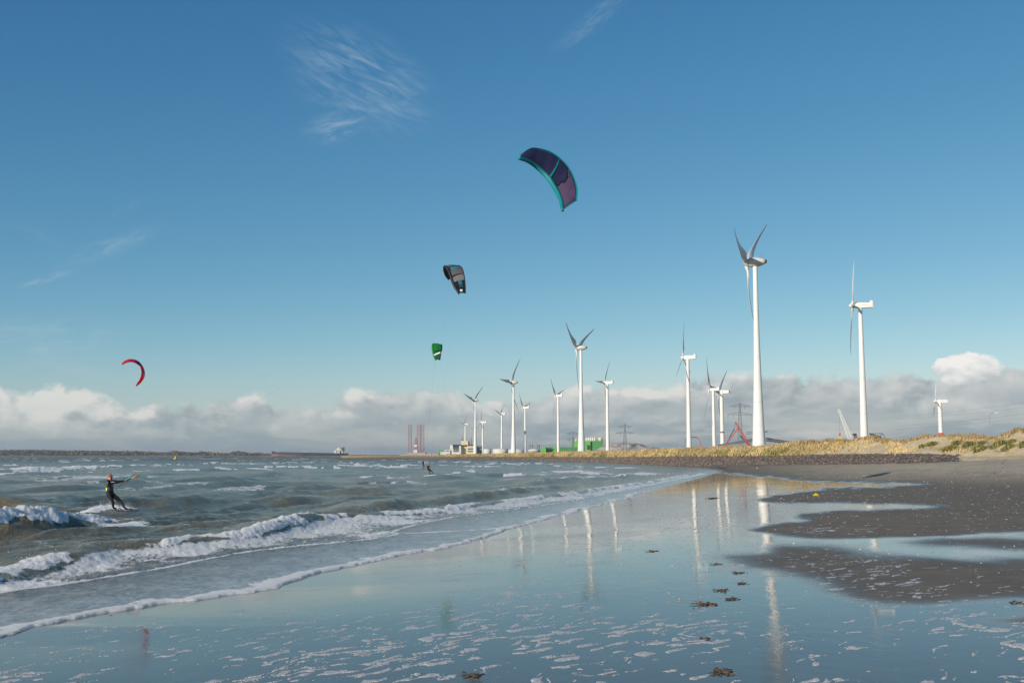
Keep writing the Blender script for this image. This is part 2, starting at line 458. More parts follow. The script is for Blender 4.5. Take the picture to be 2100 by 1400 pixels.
# upper beach pales towards the dune
upper = sst(PY, 1005, 955) * sst(PX, 1450, 1800) * dull * 2.1
keep = (D > -2.2)
V = np.stack([XX, YY, ZZ], -1).reshape(-1, 3)
Q = grid_faces(*XX.shape, keep)
V, Q, A_ = compact(V, Q, {'dull': dull.ravel(), 'pale': np.maximum(tone, upper * .45).ravel()})
SAND = bpy.data.materials.new('beach_sand'); SAND.use_nodes = True
t = SAND.node_tree; b = t.nodes['Principled BSDF']
def attr(t, name):
    n = t.nodes.new('ShaderNodeAttribute'); n.attribute_name = name; return E(t, n.outputs['Fac'])
pos = t.nodes.new('ShaderNodeNewGeometry').outputs['Position']
sxyz = t.nodes.new('ShaderNodeSeparateXYZ'); t.links.new(pos, sxyz.inputs[0])
pX, pY = E(t, sxyz.outputs[0]), E(t, sxyz.outputs[1])
n1 = noise(t, pos, 1.3, 6, 0.62); n2 = noise(t, pos, 22, 4, 0.6); n3 = noise(t, vec(t, pX * 0.5, pY * 0.12, 0.0), 1.0, 5, 0.6, 0.5)
du = attr(t, 'dull'); pa = attr(t, 'pale')
dul = (du + (n3 - 0.5) * 0.35 * (du * (1.0 - du)) * 4.0).sat()
speck = noise(t, pos, 9.0, 3, 0.7).smooth(0.69, 0.74)
c0 = mixc(t, n1.smooth(.3, .7), (.140, .118, .091), (.188, .158, .122))
c0 = mixc(t, (n2.smooth(.55, .75) * 0.35), c0, (.075, .068, .06))
cp = mixc(t, n1.smooth(.3, .7), (.36, .30, .22), (.46, .39, .29))
c0 = mixc(t, (pa * (n3.smooth(.2, .7) * .5 + .6)).sat(), c0, cp)
c0 = mixc(t, (1.0 - dul) * 0.75, c0, (.064, .052, .042))
c0 = mixc(t, speck * dul * 0.5, c0, (.42, .39, .33))
t.links.new(c0, b.inputs['Base Color'])
# wet film: nearly a mirror; drained sand: rough
rip3 = noise(t, vec(t, pX * 0.55 - pY * 0.05, pY * 0.9, 0.0), 1.6, 5, .65, .6)
rough = dul.smooth(0.02, 0.95) * 0.60 + 0.035 + rip3.smooth(.50, .72) * 0.10
t.links.new((rough + (1.0 - dul) * n3.smooth(.55, .8) * 0.03).s, b.inputs['Roughness'])
b.inputs['IOR'].default_value = 1.40
t.links.new((0.27 - dul * 0.20).s, b.inputs['Specular IOR Level'])
bn = t.nodes.new('ShaderNodeBump'); bn.inputs['Distance'].default_value = 0.014
rip = noise(t, vec(t, pX * 3.0 + pY * 0.4, pY * 1.3, 0.0), 2.2, 3, 0.5, 0.4)
rip2 = noise(t, vec(t, pX * 0.5, pY * 0.25, 0.0), 1.0, 2, 0.5)
h = (rip * 0.34 + n2 * 0.10) * (1.0 - dul) * rip2.smooth(.3, .7) + (noise(t, pos, 30, 5, .7) * 1.0) * dul
t.links.new(h.s, bn.inputs['Height']); bn.inputs['Strength'].default_value = 0.55
t.links.new(bn.outputs[0], b.inputs['Normal'])
beach = tag(mesh_np('beach', V, Q, SAND, None, True, A_), 'wet mirror-like sand flat with drained grey sand bars', kind='structure')

# ---------------------------------------------------------------- foam flecks lying on the wet sand
FOAM = bpy.data.materials.new('sea_foam'); FOAM.use_nodes = True
t = FOAM.node_tree; b = t.nodes['Principled BSDF']
pos = t.nodes.new('ShaderNodeNewGeometry').outputs['Position']
t.links.new(mixc(t, noise(t, pos, 30, 4, .7).smooth(.35, .65), (.34, .33, .315), (.60, .59, .57)), b.inputs['Base Color'])
b.inputs['Roughness'].default_value = 0.45
bn = t.nodes.new('ShaderNodeBump'); bn.inputs['Distance'].default_value = 0.01; bn.inputs['Strength'].default_value = 0.6
t.links.new(noise(t, pos, 60, 3, .7).s, bn.inputs['Height']); t.links.new(bn.outputs[0], b.inputs['Normal'])
tx = np.linspace(-0.53, 0.53, 1900)
iy = 1 / np.concatenate([np.linspace(1 / 8.0, 1 / 60.0, 560)])
YY = np.repeat(iy[:, None], len(tx), 1); XX = YY * tx[None, :]
D, _ = shore(XX, YY); ZZ = beach_z(XX, YY, D)
PX, PY = proj(XX, YY, ZZ)
dl = mask_px(PX, PY, DULL, 10.0)
wx_ = (fbm(XX * 2.0, YY * 1.4, 3, 21) - .5) * .45; wy_ = (fbm(XX * 2.0, YY * 1.4, 3, 31) - .5) * .45
ang_ = np.arctan2(.13 * YY, 1.9)                 # the drift lines follow the retreating water
ca_, sa_ = np.cos(R(47)), np.sin(R(47))
along = (XX + wx_) * ca_ + (YY + wy_) * sa_; across = -(XX + wx_) * sa_ + (YY + wy_) * ca_
n_a = fbm(along * 3.0, across * 8.5, 4, 41, .55)
n_b = fbm(XX * .55, YY * .30, 4, 51)
n_c = fbm(along * 8.0, across * 19.0, 3, 61)
near = sst(YY, 17, 9.5)
# how much foam lies where (in the photograph: lower middle and right, thinning seaward and upshore)
dens = .36 + .20 * near + .95 * (n_b - .5) + .18 * np.exp(-((PY - 1110) / 90) ** 2) * sst(PX, 1000, 1250) * sst(PX, 1700, 1500) + .55 * (n_b - .5) * 2.0
dens += .35 * np.exp(-((PX - 640) / 330) ** 2 - ((PY - 1370) / 90) ** 2) + .25 * np.exp(-((PX - 1000) / 400) ** 2 - ((PY - 1300) / 70) ** 2)
dens += .55 * np.exp(-((PX - 2110) / 110) ** 2 - ((PY - 1370) / 70) ** 2) - .30 * np.exp(-((PX - 200) / 220) ** 2 - ((PY - 1370) / 90) ** 2)
dens -= .45 * np.exp(-((PX - 860) / 240) ** 2 - ((PY - 1215) / 45) ** 2) + .32 * np.exp(-((PX - 1850) / 260) ** 2 - ((PY - 1330) / 50) ** 2)
dens = np.where(dl > .5, .16 + .7 * np.exp(-((PX - 1760 - (PY - 1170) * 1.4) / 130) ** 2 - ((PY - 1175) / 42) ** 2) + .62 * np.exp(-((PX - 1670) / 110) ** 2 - ((PY - 1085) / 10) ** 2), dens)
dens *= sst(D, .4, 2.0)
val = n_a * (.62 + .12 * near) + n_c * (.38 - .12 * near)
m = val - (.712 - .150 * np.clip(dens, -.3, .95))
far_f = sst(YY, 66, 56)
hgt = np.clip(m * 9.0, -1, 1)
keep = (m > 0) & (D > .25) & (far_f > .2)
th = (.003 + .007 * near)
Zf = ZZ + np.where(hgt > 0, np.sqrt(np.clip(hgt, 0, 1)) * th, -.004)
V = np.stack([XX, YY, Zf], -1).reshape(-1, 3); Q = grid_faces(*XX.shape, keep)
V, Q, A_ = compact(V, Q, {})
tag(mesh_np('foam_flecks', V, Q, FOAM, None, True), 'scattered flecks of off-white sea foam left lying on the wet sand', kind='stuff')

# ---------------------------------------------------------------- sea
tanx = fan(1240, 0.49, 2.2, 34)
dd = np.concatenate([np.arange(520, 215, -1.0), np.arange(215, 22, -0.95), np.geomspace(22, .33, 66)])
Yr = F * ZC / dd
YY = np.repeat(Yr[:, None], len(tanx), 1); XX = YY * tanx[None, :]
D, _ = shore(XX, YY)
sea_ok = D < 1.0
PX, PY = proj(XX, YY, np.zeros_like(XX))
Z = np.zeros_like(XX)
spc = np.maximum(Yr ** 2 / (F * ZC) * 1.0, Yr / F * 1.6)[:, None]          # spacing of the rows
offs = -D
att = sst(offs, 1.5, 16.0)
slope_dir = []
for i in range(54):
    lam = 0.55 * (34 / 0.55) ** (i / 53.0) * rng.uniform(.9, 1.1)
    th_ = R(rng.normal(-28, 26))
    kx, ky = math.cos(th_) * 2 * math.pi / lam, math.sin(th_) * 2 * math.pi / lam
    amp = .0128 * lam ** .42 * (1.0 if lam < 12 else .55)
    ph = rng.uniform(0, 6.283)
    fade = np.clip(lam / (2.2 * spc) - .5, 0, 1)
    warp = (fbm(XX * .05, YY * .05, 2, 200 + i) - .5) * 3.0 if i % 3 == 0 else 0.0
    env = .55 + .9 * fbm(XX / (lam * 5), YY / (lam * 5), 2, 300 + i)
    Z += amp * env * fade * np.cos(kx * XX + ky * YY + ph + warp)
Z = Z * att
Z = Z + np.clip(Z, 0, 1) ** 2 * 1.3
Z += .010 * (fbm(XX * 2.2, YY * 2.2, 3, 71) - .5) * sst(offs, .2, 2) * np.clip(1.2 / spc, 0, 1)
for qx, qy, qr in ((on(235, 1048) + (2.2,)), (on(884, 972) + (5.0,)), (on(868, 959.5) + (7.0,))):
    e_ = np.exp(-(((XX - qx) ** 2 + (YY - qy) ** 2) / qr ** 2)); Z = Z * (1 - e_) + .06 * e_
foam = np.zeros_like(Z); turb = np.zeros_like(Z)
lump = fbm(XX * 2.0, YY * 2.0, 3, 81); lump2 = fbm(XX * 7.0, YY * 7.0, 3, 91); lump3 = fbm(XX * .35, YY * .35, 3, 95); lump4 = fbm(XX * 18.0, YY * 18.0, 2, 97)
def breaker(pts, H, wb, wf, fo, fback=.5, ffront=1.0, wander=.35, lumps=1.0, tb=.6, ns=1.0):
    """a breaking wave: crest line (pixels at sea level), height, widths behind and in front, foam along it"""
    global Z, foam, turb
    W = smooth_pl([on(a, b_) + (H_, f_) for (a, b_), H_, f_ in zip(pts, H, fo)], 2)
    xs = [w[0] for w in W]; ys = [w[1] for w in W]
    r = np.where((YY > min(ys) - 7) & (YY < max(ys) + 7) & (XX > min(xs) - 7) & (XX < max(xs) + 7))
    x, y = XX[r], YY[r]
    wn = (fbm(x * .55, y * .55, 3, 111) - .5) * wander * 2
    d, s, p = poly_dist(x + wn, y + wn * .5, W)
    i = np.clip(p.astype(int), 0, len(W) - 2); fr = p - i
    Ha = np.array([w[2] for w in W]); Fa = np.array([w[3] for w in W])
    h_ = Ha[i] * (1 - fr) + Ha[i + 1] * fr; f_ = Fa[i] * (1 - fr) + Fa[i + 1] * fr
    endp = np.minimum(sst(p, 0, 1.2), sst(p, len(W) - 1.0, len(W) - 2.2))
    h_ = h_ * (.75 + .5 * lump3[r]) * endp; f_ = f_ * endp * (.30 + .70 * sst(fbm(x * .9 / ns, y * .5 / ns, 3, 117), .36, .52))
    t_ = d * s                      # + : towards the beach
    prof = np.where(t_ < 0, np.exp(-(t_ / wb) ** 2), np.exp(-(t_ / wf) ** 2))
    fm = np.where(t_ < 0, np.exp(-(t_ / (fback * (.5 + lump[r]))) ** 2), np.exp(-np.maximum(t_ - ffront * (.35 + .9 * lump[r]), 0) ** 2 / .03))
    fm = np.clip(fm * f_ * 1.15, 0, 1)
    Z[r] += h_ * prof + lumps * fm ** 1.5 * h_ * ((lump[r] - .45) * .30 + (lump2[r] - .45) * .34 + (lump4[r] - .5) * .16) + lumps * fm * .03
    foam[r] = np.maximum(foam[r], fm)
    turb[r] = np.maximum(turb[r], prof * tb * np.clip(h_ * 4, 0, 1))
A_pts = [(-90, 1216), (0, 1188), (60, 1174), (150, 1149), (190, 1139), (232, 1136), (330, 1128), (420, 1118), (500, 1108), (600, 1086), (650, 1074), (700, 1070), (780, 1064), (860, 1056), (950, 1044), (1010, 1036),
         (1060, 1030), (1150, 1018), (1250, 1003), (1330, 991), (1400, 977), (1440, 968)]
A_H = [.27, .27, .28, .30, .33, .36, .38, .36, .36, .36, .38, .36, .30, .32, .34, .26, .24, .27, .26, .22, .15, .08]
A_F = [.95, .9, .95, 1, .6, .35, 1, 1, 1, 1, 1, .9, .75, .8, 1, .8, .6, .95, 1, .9, .8, .4]
breaker(A_pts, [h * .74 for h in A_H], 1.5, .70, A_F, .26, .50)
breaker([(-90, 1098), (0, 1089), (60, 1084), (120, 1079), (165, 1069), (215, 1060), (290, 1056)], [.42, .42, .40, .36, .28, .18, .05], 1.9, .85, [1, 1, 1, 1, .9, .7, .0], .7, 1.1)
# swell lines behind the first breaker, mostly unbroken and sand-coloured
breaker([(330, 1092), (470, 1078), (620, 1063), (760, 1046), (850, 1034), (950, 1023), (1060, 1010), (1180, 995)], [.05, .14, .20, .32, .36, .34, .30, .12], 1.8, .75, [0, 0, .1, .5, .25, .35, .55, .2], .25, .35, .5, .7, 1.0)
breaker([(560, 1030), (700, 1021), (820, 1012), (930, 1005)], [.05, .22, .26, .06], 2.2, 1.0, [0, .05, .1, 0], .2, .2, .6, .5, 1.0)
breaker([(-60, 1040), (0, 1041), (60, 1044), (150, 1050)], [.3, .32, .22, .05], 2.2, 1.0, [0, 0, 0, 0], .2, .2, .6, .5, .9)
breaker([(1010, 1000), (1080, 993), (1170, 985), (1250, 979), (1330, 972)], [.05, .24, .28, .24, .05], 1.8, .9, [.2, .4, .6, .8, .4], .4, .5, .5, .7, .9)
# white caps farther out: (left, right, row, height, foam)
CAPS = [(-40, 160, 972, 961, .42, 1), (90, 345, 962, 955, .46, 1), (350, 560, 967, 963, .45, 1), (440, 770, 960, 957, .44, .95), (-60, 60, 953, 952, .3, .5), (740, 838, 989, 988, .26, .7), (560, 660, 982, 984, .28, .5), (876, 966, 980, 979, .26, .95),
        (1030, 1090, 977, 975, .26, 1), (1090, 1130, 977, 976, .18, .6), (930, 1020, 955, 957, .3, .9), (1120, 1215, 969, 966, .24, .8), (1200, 1240, 973, 971, .2, .8), (1290, 1345, 978, 971, .16, .9), (740, 870, 956, 955, .34, .9),
        (880, 1010, 965, 963, .24, .6), (1000, 1180, 953, 955, .25, .8), (1180, 1330, 958, 961, .22, .8), (60, 300, 983, 979, .2, .45), (480, 640, 977, 974, .2, .4), (640, 760, 970, 968, .22, .5), (560, 700, 1002, 1000, .22, .2),
        (1100, 1200, 948, 949, .2, .9), (780, 900, 948, 948, .25, .7), (400, 520, 949, 949, .3, .5), (180, 300, 947, 947, .3, .4)]
for x0, x1, y0, y1, H_, f_ in CAPS:
    n_ = 5
    pts = [(x0 + (x1 - x0) * i / (n_ - 1), y0 + (y1 - y0) * i / (n_ - 1) + rng.uniform(-.8, .8)) for i in range(n_)]
    sc = max(1.0, F * ZC / (y0 - HZ) / 60.0)
    breaker(pts, [H_ * .4, H_, H_ * 1.1, H_, H_ * .3], 1.6 * sc, .8 * sc, [f_ * .7, f_, f_, f_, f_ * .6], .55 * sc, .9 * sc, .5 * sc, .8, .8, sc * 2.2)
# wake of the near rider
breaker([(172, 1052), (200, 1047), (232, 1046), (258, 1046), (268, 1047)], [.04, .09, .11, .10, .03], .55, .35, [.8, 1, 1, 1, .6], .4, .5, .12, 1.2, .2)
# foam scum: between breaker and the edge of the inner wash
INNER = [on(a, b_) for a, b_ in [(-90, 1236), (0, 1217), (60, 1211), (130, 1201), (200, 1189), (280, 1176), (350, 1163), (420, 1148), (500, 1133), (600, 1121), (700, 1113), (770, 1106), (822, 1096), (800, 1090), (900, 1066), (1000, 1052), (1100, 1040), (1200, 1022), (1290, 1005), (1380, 986)]]
dI, sI, pI = poly_dist(XX, YY, smooth_pl(INNER, 1)); tI = dI * sI     # + beyond it, on the beach side
dA, sA, pA = poly_dist(XX, YY, [on(a, b_) for a, b_ in A_pts]); tA = dA * sA
wash = sst(tA, .1, .8) * sst(tI, .1, -.15) * (YY < 150)
foam = np.maximum(foam, wash * (.37 + .55 * (lump3 - .42) + .25 * np.exp(-np.maximum(tA - .8, 0) / 1.0)))
foam = np.maximum(foam, np.exp(-(tI / .10) ** 2) * .75 * (YY < 110) * (.4 + lump) )
Z += .05 * np.exp(-((tI + .25) / .35) ** 2) * (YY < 120) * sst(offs, .6, 1.5) + wash * (lump2 - .45) * .07 * (YY < 70)
# behind the breaker: patches of old foam
foam = np.maximum(foam, sst(tA, -.2, -.8) * sst(tA, -4.5, -1.2) * .42 * sst(lump3, .45, .72) * (YY < 90))
for cx, cy, rx, ry, a_ in ((260, 1078, 120, 12, .55), (110, 1124, 180, 12, .42), (60, 1105, 120, 8, .3), (380, 1090, 60, 10, .4)):
    foam = np.maximum(foam, a_ * np.exp(-((PX - cx) / rx) ** 2 - ((PY - cy) / ry) ** 2) * (.6 + .8 * lump3))
# the last film of swash: thin, smooth, with a white rim on the sand
Z += sst(offs, 1.2, .0) * .012
wig = (fbm(XX * .55, YY * .40, 3, 137) - .5) * .9 + (fbm(XX * 2.6, YY * 2.0, 4, 139, .62) - .5) * .34
Ed = offs + wig * (YY < 90)                     # distance inside the ragged edge
rimw = .10 + .55 * sst(fbm(XX * .6, YY * .35, 3, 131), .35, .75)
rim = np.exp(-(np.maximum(Ed - .12, 0) / rimw) ** 2) * sst(Ed, -.08, .04) * (YY < 80)
trail = np.exp(-np.maximum(Ed, 0) / .8) * .50 * (YY < 80)
foam = np.maximum(foam, np.maximum(np.clip(rim * (.30 + .75 * lump + .65 * lump2), 0, 1), trail * (.5 + lump3)))
Z += rim * (.004 + .012 * lump + .014 * lump2) - sst(Ed, .06, -.10) * .06
for ln, a_ in (([(740, 1096), (850, 1093), (960, 1087), (1040, 1082)], .8), ([(1060, 1070), (1120, 1062), (1165, 1053)], .7), ([(0, 1290), (80, 1276), (120, 1275), (60, 1288)], 1.0), ([(830, 1141), (760, 1141), (640, 1150), (560, 1160)], .32),
               ([(150, 1226), (300, 1208), (460, 1197)], .28), ([(440, 1163), (560, 1155), (690, 1143)], .3)):
    dl_, _, _ = poly_dist(XX + (lump3 - .5) * .8, YY, [on(*q) for q in ln])
    foam = np.maximum(foam, a_ * np.exp(-(dl_ / .28) ** 2) * (.45 + .9 * lump))
foam = np.maximum(foam, .20 * sst(offs, 0, 1) * sst(tI, 0, .5) * (YY < 90) * (lump3 + .3))
# small white caps out to the horizon
cap = fbm(XX * .055, YY * .012, 3, 141) * .5 + fbm(XX * .5, YY * .09, 3, 151) * .5
foam = np.maximum(foam, sst(cap, .585, .66) * .85 * sst(YY, 80, 140) * sst(YY, 3000, 900) * sst(offs, 4, 30))
foam = np.maximum(foam, sst(fbm(XX * .25, YY * .1, 4, 161), .60, .72) * .5 * sst(YY, 36, 60) * sst(YY, 260, 120) * sst(offs, 6, 20))
Z[Yr > 2500] *= 0
Z = Z + np.where(D > 0, beach_z(XX, YY, D), 0) * (YY < 90) - .2 * sst(D, .6, 1.2)
Z += .004
V = np.stack([XX, YY, Z], -1).reshape(-1, 3); Q = grid_faces(*XX.shape, (D < .8))
V, Q, A_ = compact(V, Q, {'foam': foam.ravel(), 'sandy': turb.ravel(), 'shallow': sst(offs, 7, .5).ravel()})
WATER = bpy.data.materials.new('sea_water'); WATER.use_nodes = True
t = WATER.node_tree; b = t.nodes['Principled BSDF']
pos = t.nodes.new('ShaderNodeNewGeometry').outputs['Position']
sxyz = t.nodes.new('ShaderNodeSeparateXYZ'); t.links.new(pos, sxyz.inputs[0])
pX, pY = E(t, sxyz.outputs[0]), E(t, sxyz.outputs[1])
fo = attr(t, 'foam'); tb = attr(t, 'sandy'); sh = attr(t, 'shallow')
sp = vec(t, pX * 1.0 + pY * 0.15, pY * 0.55, 0.0)
la = noise(t, sp, 1.7, 7, 0.74, 0.6); lb = noise(t, sp, 7.5, 4, 0.6, 0.8)
lace = la * 0.55 + lb * 0.45
ff = (fo * 1.08 - lace * 1.0 + 0.03).smooth(0.0, 0.16)
wcol = mixc(t, noise(t, vec(t, pX * 0.16, pY * 0.05, 0.0), 1.0, 6, .7, .4).smooth(.38, .62), (.092, .088, .054), (.175, .146, .086))
wcol = mixc(t, tb.smooth(.1, .9) * 0.85, wcol, (.22, .175, .095))
film = mixc(t, (la * 0.5 + lb * 0.5).smooth(.42, .60), (.17, .175, .17), (.44, .45, .45))
wcol = mixc(t, sh * 0.85, wcol, film)
t.links.new(wcol, b.inputs['Base Color'])
dist_f = pY.smooth(60.0, 700.0)
t.links.new((0.14 + dist_f * 0.20).s, b.inputs['Roughness'])
b.inputs['IOR'].default_value = 1.33; b.inputs['Specular IOR Level'].default_value = 0.16
bn = t.nodes.new('ShaderNodeBump'); bn.inputs['Strength'].default_value = 1.0; bn.inputs['Distance'].default_value = 1.0
w1 = noise(t, vec(t, pX * 1.0, pY * 0.6, 0.0), 2.6, 6, .72, .4) * 0.20
w2 = noise(t, vec(t, pX * 0.30, pY * 0.16, 0.0), 1.0, 5, .6, .3) * 0.62 * pY.smooth(25.0, 160.0)
w3 = noise(t, vec(t, pX * 0.08, pY * 0.03, 0.0), 1.0, 5, .6, .3) * 1.9 * pY.smooth(250.0, 900.0)
t.links.new(((w1 * (1.0 - sh * 0.86)) + w2 + w3).s, bn.inputs['Height']); t.links.new(bn.outputs[0], b.inputs['Normal'])
fb = t.nodes.new('ShaderNodeBsdfPrincipled')
t.links.new(mixc(t, lb.smooth(.3, .7), (.90, .885, .84), (.97, .955, .91)), fb.inputs['Base Color'])
fb.inputs['Roughness'].default_value = .7
fb.inputs['Subsurface Weight'].default_value = .75; fb.inputs['Subsurface Radius'].default_value = (1.0, 1.0, .95); fb.inputs['Subsurface Scale'].default_value = .45
ftl = t.nodes.new('ShaderNodeBsdfTranslucent'); ftl.inputs[0].default_value = (.92, .92, .90, 1)
fmx = t.nodes.new('ShaderNodeMixShader'); fmx.inputs[0].default_value = .18
t.links.new(fb.outputs[0], fmx.inputs[1]); t.links.new(ftl.outputs[0], fmx.inputs[2])
bn2 = t.nodes.new('ShaderNodeBump'); bn2.inputs['Strength'].default_value = .8; bn2.inputs['Distance'].default_value = .05
t.links.new(noise(t, pos, 14, 6, .75).s, bn2.inputs['Height']); t.links.new(bn2.outputs[0], fb.inputs['Normal'])
mx = t.nodes.new('ShaderNodeMixShader'); t.links.new(ff.s, mx.inputs[0]); t.links.new(b.outputs[0], mx.inputs[1]); t.links.new(fmx.outputs[0], mx.inputs[2])
t.links.new(mx.outputs[0], t.nodes['Material Output'].inputs[0])
sea = tag(mesh_np('sea', V, Q, WATER, None, True, A_), 'choppy grey-green sea with white breakers running onto the beach', kind='structure')
del XX, YY, ZZ, D

# seabed and ground sheet far below everything, out to the horizon
gm = MB().add([(-30000, -400, -1.6), (30000, -400, -1.6), (30000, 30000, -1.6), (-30000, 30000, -1.6)], [(0, 1, 2, 3)])
tag(gm.build('seabed', mat('seabed_sand', (.12, .11, .09), .8)), kind='structure')

# ---------------------------------------------------------------- dike and dune
fn = 7
cols = smooth_pl([foot[i] + rockt[i] + crest[i] for i in range(len(foot))], 2)
cols = np.array(cols)
seg = np.concatenate([[0], np.cumsum(np.hypot(np.diff(cols[:, 0]), np.diff(cols[:, 1])))])
s_new = [0.0]
while s_new[-1] < seg[-1]:
    yy_ = np.interp(s_new[-1], seg, cols[:, 1]); s_new.append(s_new[-1] + max(.35, yy_ / F * 3.2))
s_new = np.array(s_new)
C9 = np.stack([np.interp(s_new, seg, cols[:, j]) for j in range(9)], 1)
Ff, Rf, Cf = C9[:, 0:3], C9[:, 3:6], C9[:, 6:9]
n_r, n_g = 9, 22
rows = []; kindrow = []
back = (Cf - Ff); back[:, 2] = 0; back /= np.linalg.norm(back, axis=1)[:, None]
base0 = Ff - (Rf - Ff) * .25; base0[:, 2] = Ff[:, 2] - .45
rows.append(base0); kindrow.append(0)
for i in range(n_r): q = i / (n_r - 1); rows.append(Ff * (1 - q) + Rf * q); kindrow.append(0)
for i in range(1, n_g): q = i / (n_g - 1); pz = Rf * (1 - q) + Cf * q; rows.append(pz); kindrow.append(1)
for dst, dz in ((2, -.05), (5, -.5), (12, -1.2), (30, -1.6)): p = Cf + back * dst; p[:, 2] = Cf[:, 2] + dz; p[:, 2] = np.maximum(p[:, 2], 2.0); rows.append(p); kindrow.append(2)
G = np.stack(rows, 0)
gx, gy = G[..., 0], G[..., 1]
vq = np.array([0, 0] + [i / (n_g - 1) for i in range(1, n_g)] + [1] * 4)
rr_ = np.arange(len(rows))
slopey = ((rr_ >= 10) & (rr_ < 10 + n_g - 1)).astype(float)
gr = np.zeros(len(rows)); gr[10:10 + n_g - 1] = np.linspace(.05, 1, n_g - 1); gr[10 + n_g - 1:] = 1
pxg, _ = proj(gx, gy, G[..., 2])
dune = sst(pxg, 1560, 1760)
G[..., 2] += gr[:, None] * ((fbm(gx * .16, gy * .10, 4, 171) - .5) * (.5 + 1.5 * dune) + (fbm(gx * .8, gy * .4, 3, 181) - .5) * (.25 + .35 * dune))
rk = np.zeros(len(rows)); rk[1:10] = 1
G[..., 2] += rk[:, None] * (fbm(gx * 1.2, gy * 1.2, 3, 191) - .5) * .35
rockmask = np.zeros(G.shape[:2]); rockmask[:10] = 1; rockmask[10] = .5
rend = sst(pxg + (fbm(gx * .4, gy * .4, 3, 15) - .5) * 80, 1990, 1940)
rockmask *= rend
V = G.reshape(-1, 3); Q = grid_faces(*G.shape[:2])
DUNE = bpy.data.materials.new('dune_ground'); DUNE.use_nodes = True
t = DUNE.node_tree; b = t.nodes['Principled BSDF']
pos = t.nodes.new('ShaderNodeNewGeometry').outputs['Position']
rm = attr(t, 'rock'); sd = attr(t, 'sandy')
n1 = noise(t, pos, .35, 6, .65); n2 = noise(t, pos, 2.2, 5, .7)
rockc = mixc(t, n2.smooth(.35, .65), (.08, .068, .063), (.17, .142, .128))
sandc = mixc(t, n1.smooth(.35, .65), (.52, .42, .27), (.64, .53, .36))
grassc = mixc(t, n2.smooth(.3, .7), (.24, .16, .055), (.42, .30, .12))
gc = mixc(t, sd, grassc, sandc)
gc = mixc(t, (rm + (n2 - .5) * .5).smooth(.35, .6), gc, rockc)
t.links.new(gc, b.inputs['Base Color']); b.inputs['Roughness'].default_value = .9; b.inputs['Specular IOR Level'].default_value = .2
bn = t.nodes.new('ShaderNodeBump'); bn.inputs['Strength'].default_value = .8; bn.inputs['Distance'].default_value = .3
t.links.new(n2.s, bn.inputs['Height']); t.links.new(bn.outputs[0], b.inputs['Normal'])
tag(mesh_np('dike', V, Q, DUNE, None, True, {'rock': rockmask.ravel(), 'sandy': (dune * .9).ravel()}), 'dike and low dune along the bay', kind='structure')

# stones of the revetment: thousands of dark blocks, too small to tell apart
ico = [(0, 0, 1)] + [(.89 * math.cos(a * 1.2566), .89 * math.sin(a * 1.2566), .45) for a in range(5)] + [(.89 * math.cos(a * 1.2566 + .63), .89 * math.sin(a * 1.2566 + .63), -.45) for a in range(5)] + [(0, 0, -1)]
icof = [(0, i + 1, (i + 1) % 5 + 1) for i in range(5)] + [(i + 1, i + 6, (i + 1) % 5 + 1) for i in range(5)] + [((i + 1) % 5 + 1, i + 6, (i + 1) % 5 + 6) for i in range(5)] + [(i + 6, 11, (i + 1) % 5 + 6) for i in range(5)]
ico = np.array(ico); icof = np.array(icof)
def scatter_shapes(P, S, base, faces, jit=.3, flat=.7):
    n = len(P); k_ = len(base)
    a_ = rng.uniform(0, 6.283, n); ca_, sa_ = np.cos(a_), np.sin(a_)
    B = base[None] * (1 + rng.uniform(-jit, jit, (n, k_, 3)))
    B = np.stack([B[..., 0] * ca_[:, None] - B[..., 1] * sa_[:, None], B[..., 0] * sa_[:, None] + B[..., 1] * ca_[:, None], B[..., 2] * flat], -1)
    V_ = P[:, None] + B * S[:, None, None]
    return V_.reshape(-1, 3), (faces[None] + (np.arange(n) * k_)[:, None, None]).reshape(-1, faces.shape[1])
w_ = np.diff(s_new, prepend=0); cum = 0
nst = 9000
ci_ = rng.integers(0, len(s_new), nst * 2); qi = rng.uniform(0, 9.0, nst * 2)
r0 = 1 + np.floor(np.clip(qi, 0, 8.99)).astype(int)
ok = rend[r0, ci_] > rng.uniform(.2, 1, nst * 2); ci_, r0, qi = ci_[ok][:nst], r0[ok][:nst], qi[ok][:nst]
fr = (qi - np.floor(qi))[:, None]
P = G[r0, ci_] * (1 - fr) + G[np.minimum(r0 + 1, 10), ci_] * fr
P[:, 0] += rng.uniform(-.3, .3, len(P))
S = rng.uniform(.10, .24, len(P)) * np.clip(P[:, 1] / 200, .75, 1.6)
ROCK = mat('dark_stone', (.155, .125, .105), .85, var=.45, scale=2.0)
V, Q = scatter_shapes(P, S, ico, icof)
tag(mesh_np('revetment_stones', V, Q, ROCK), 'dark stones heaped along the foot of the dike', kind='stuff')

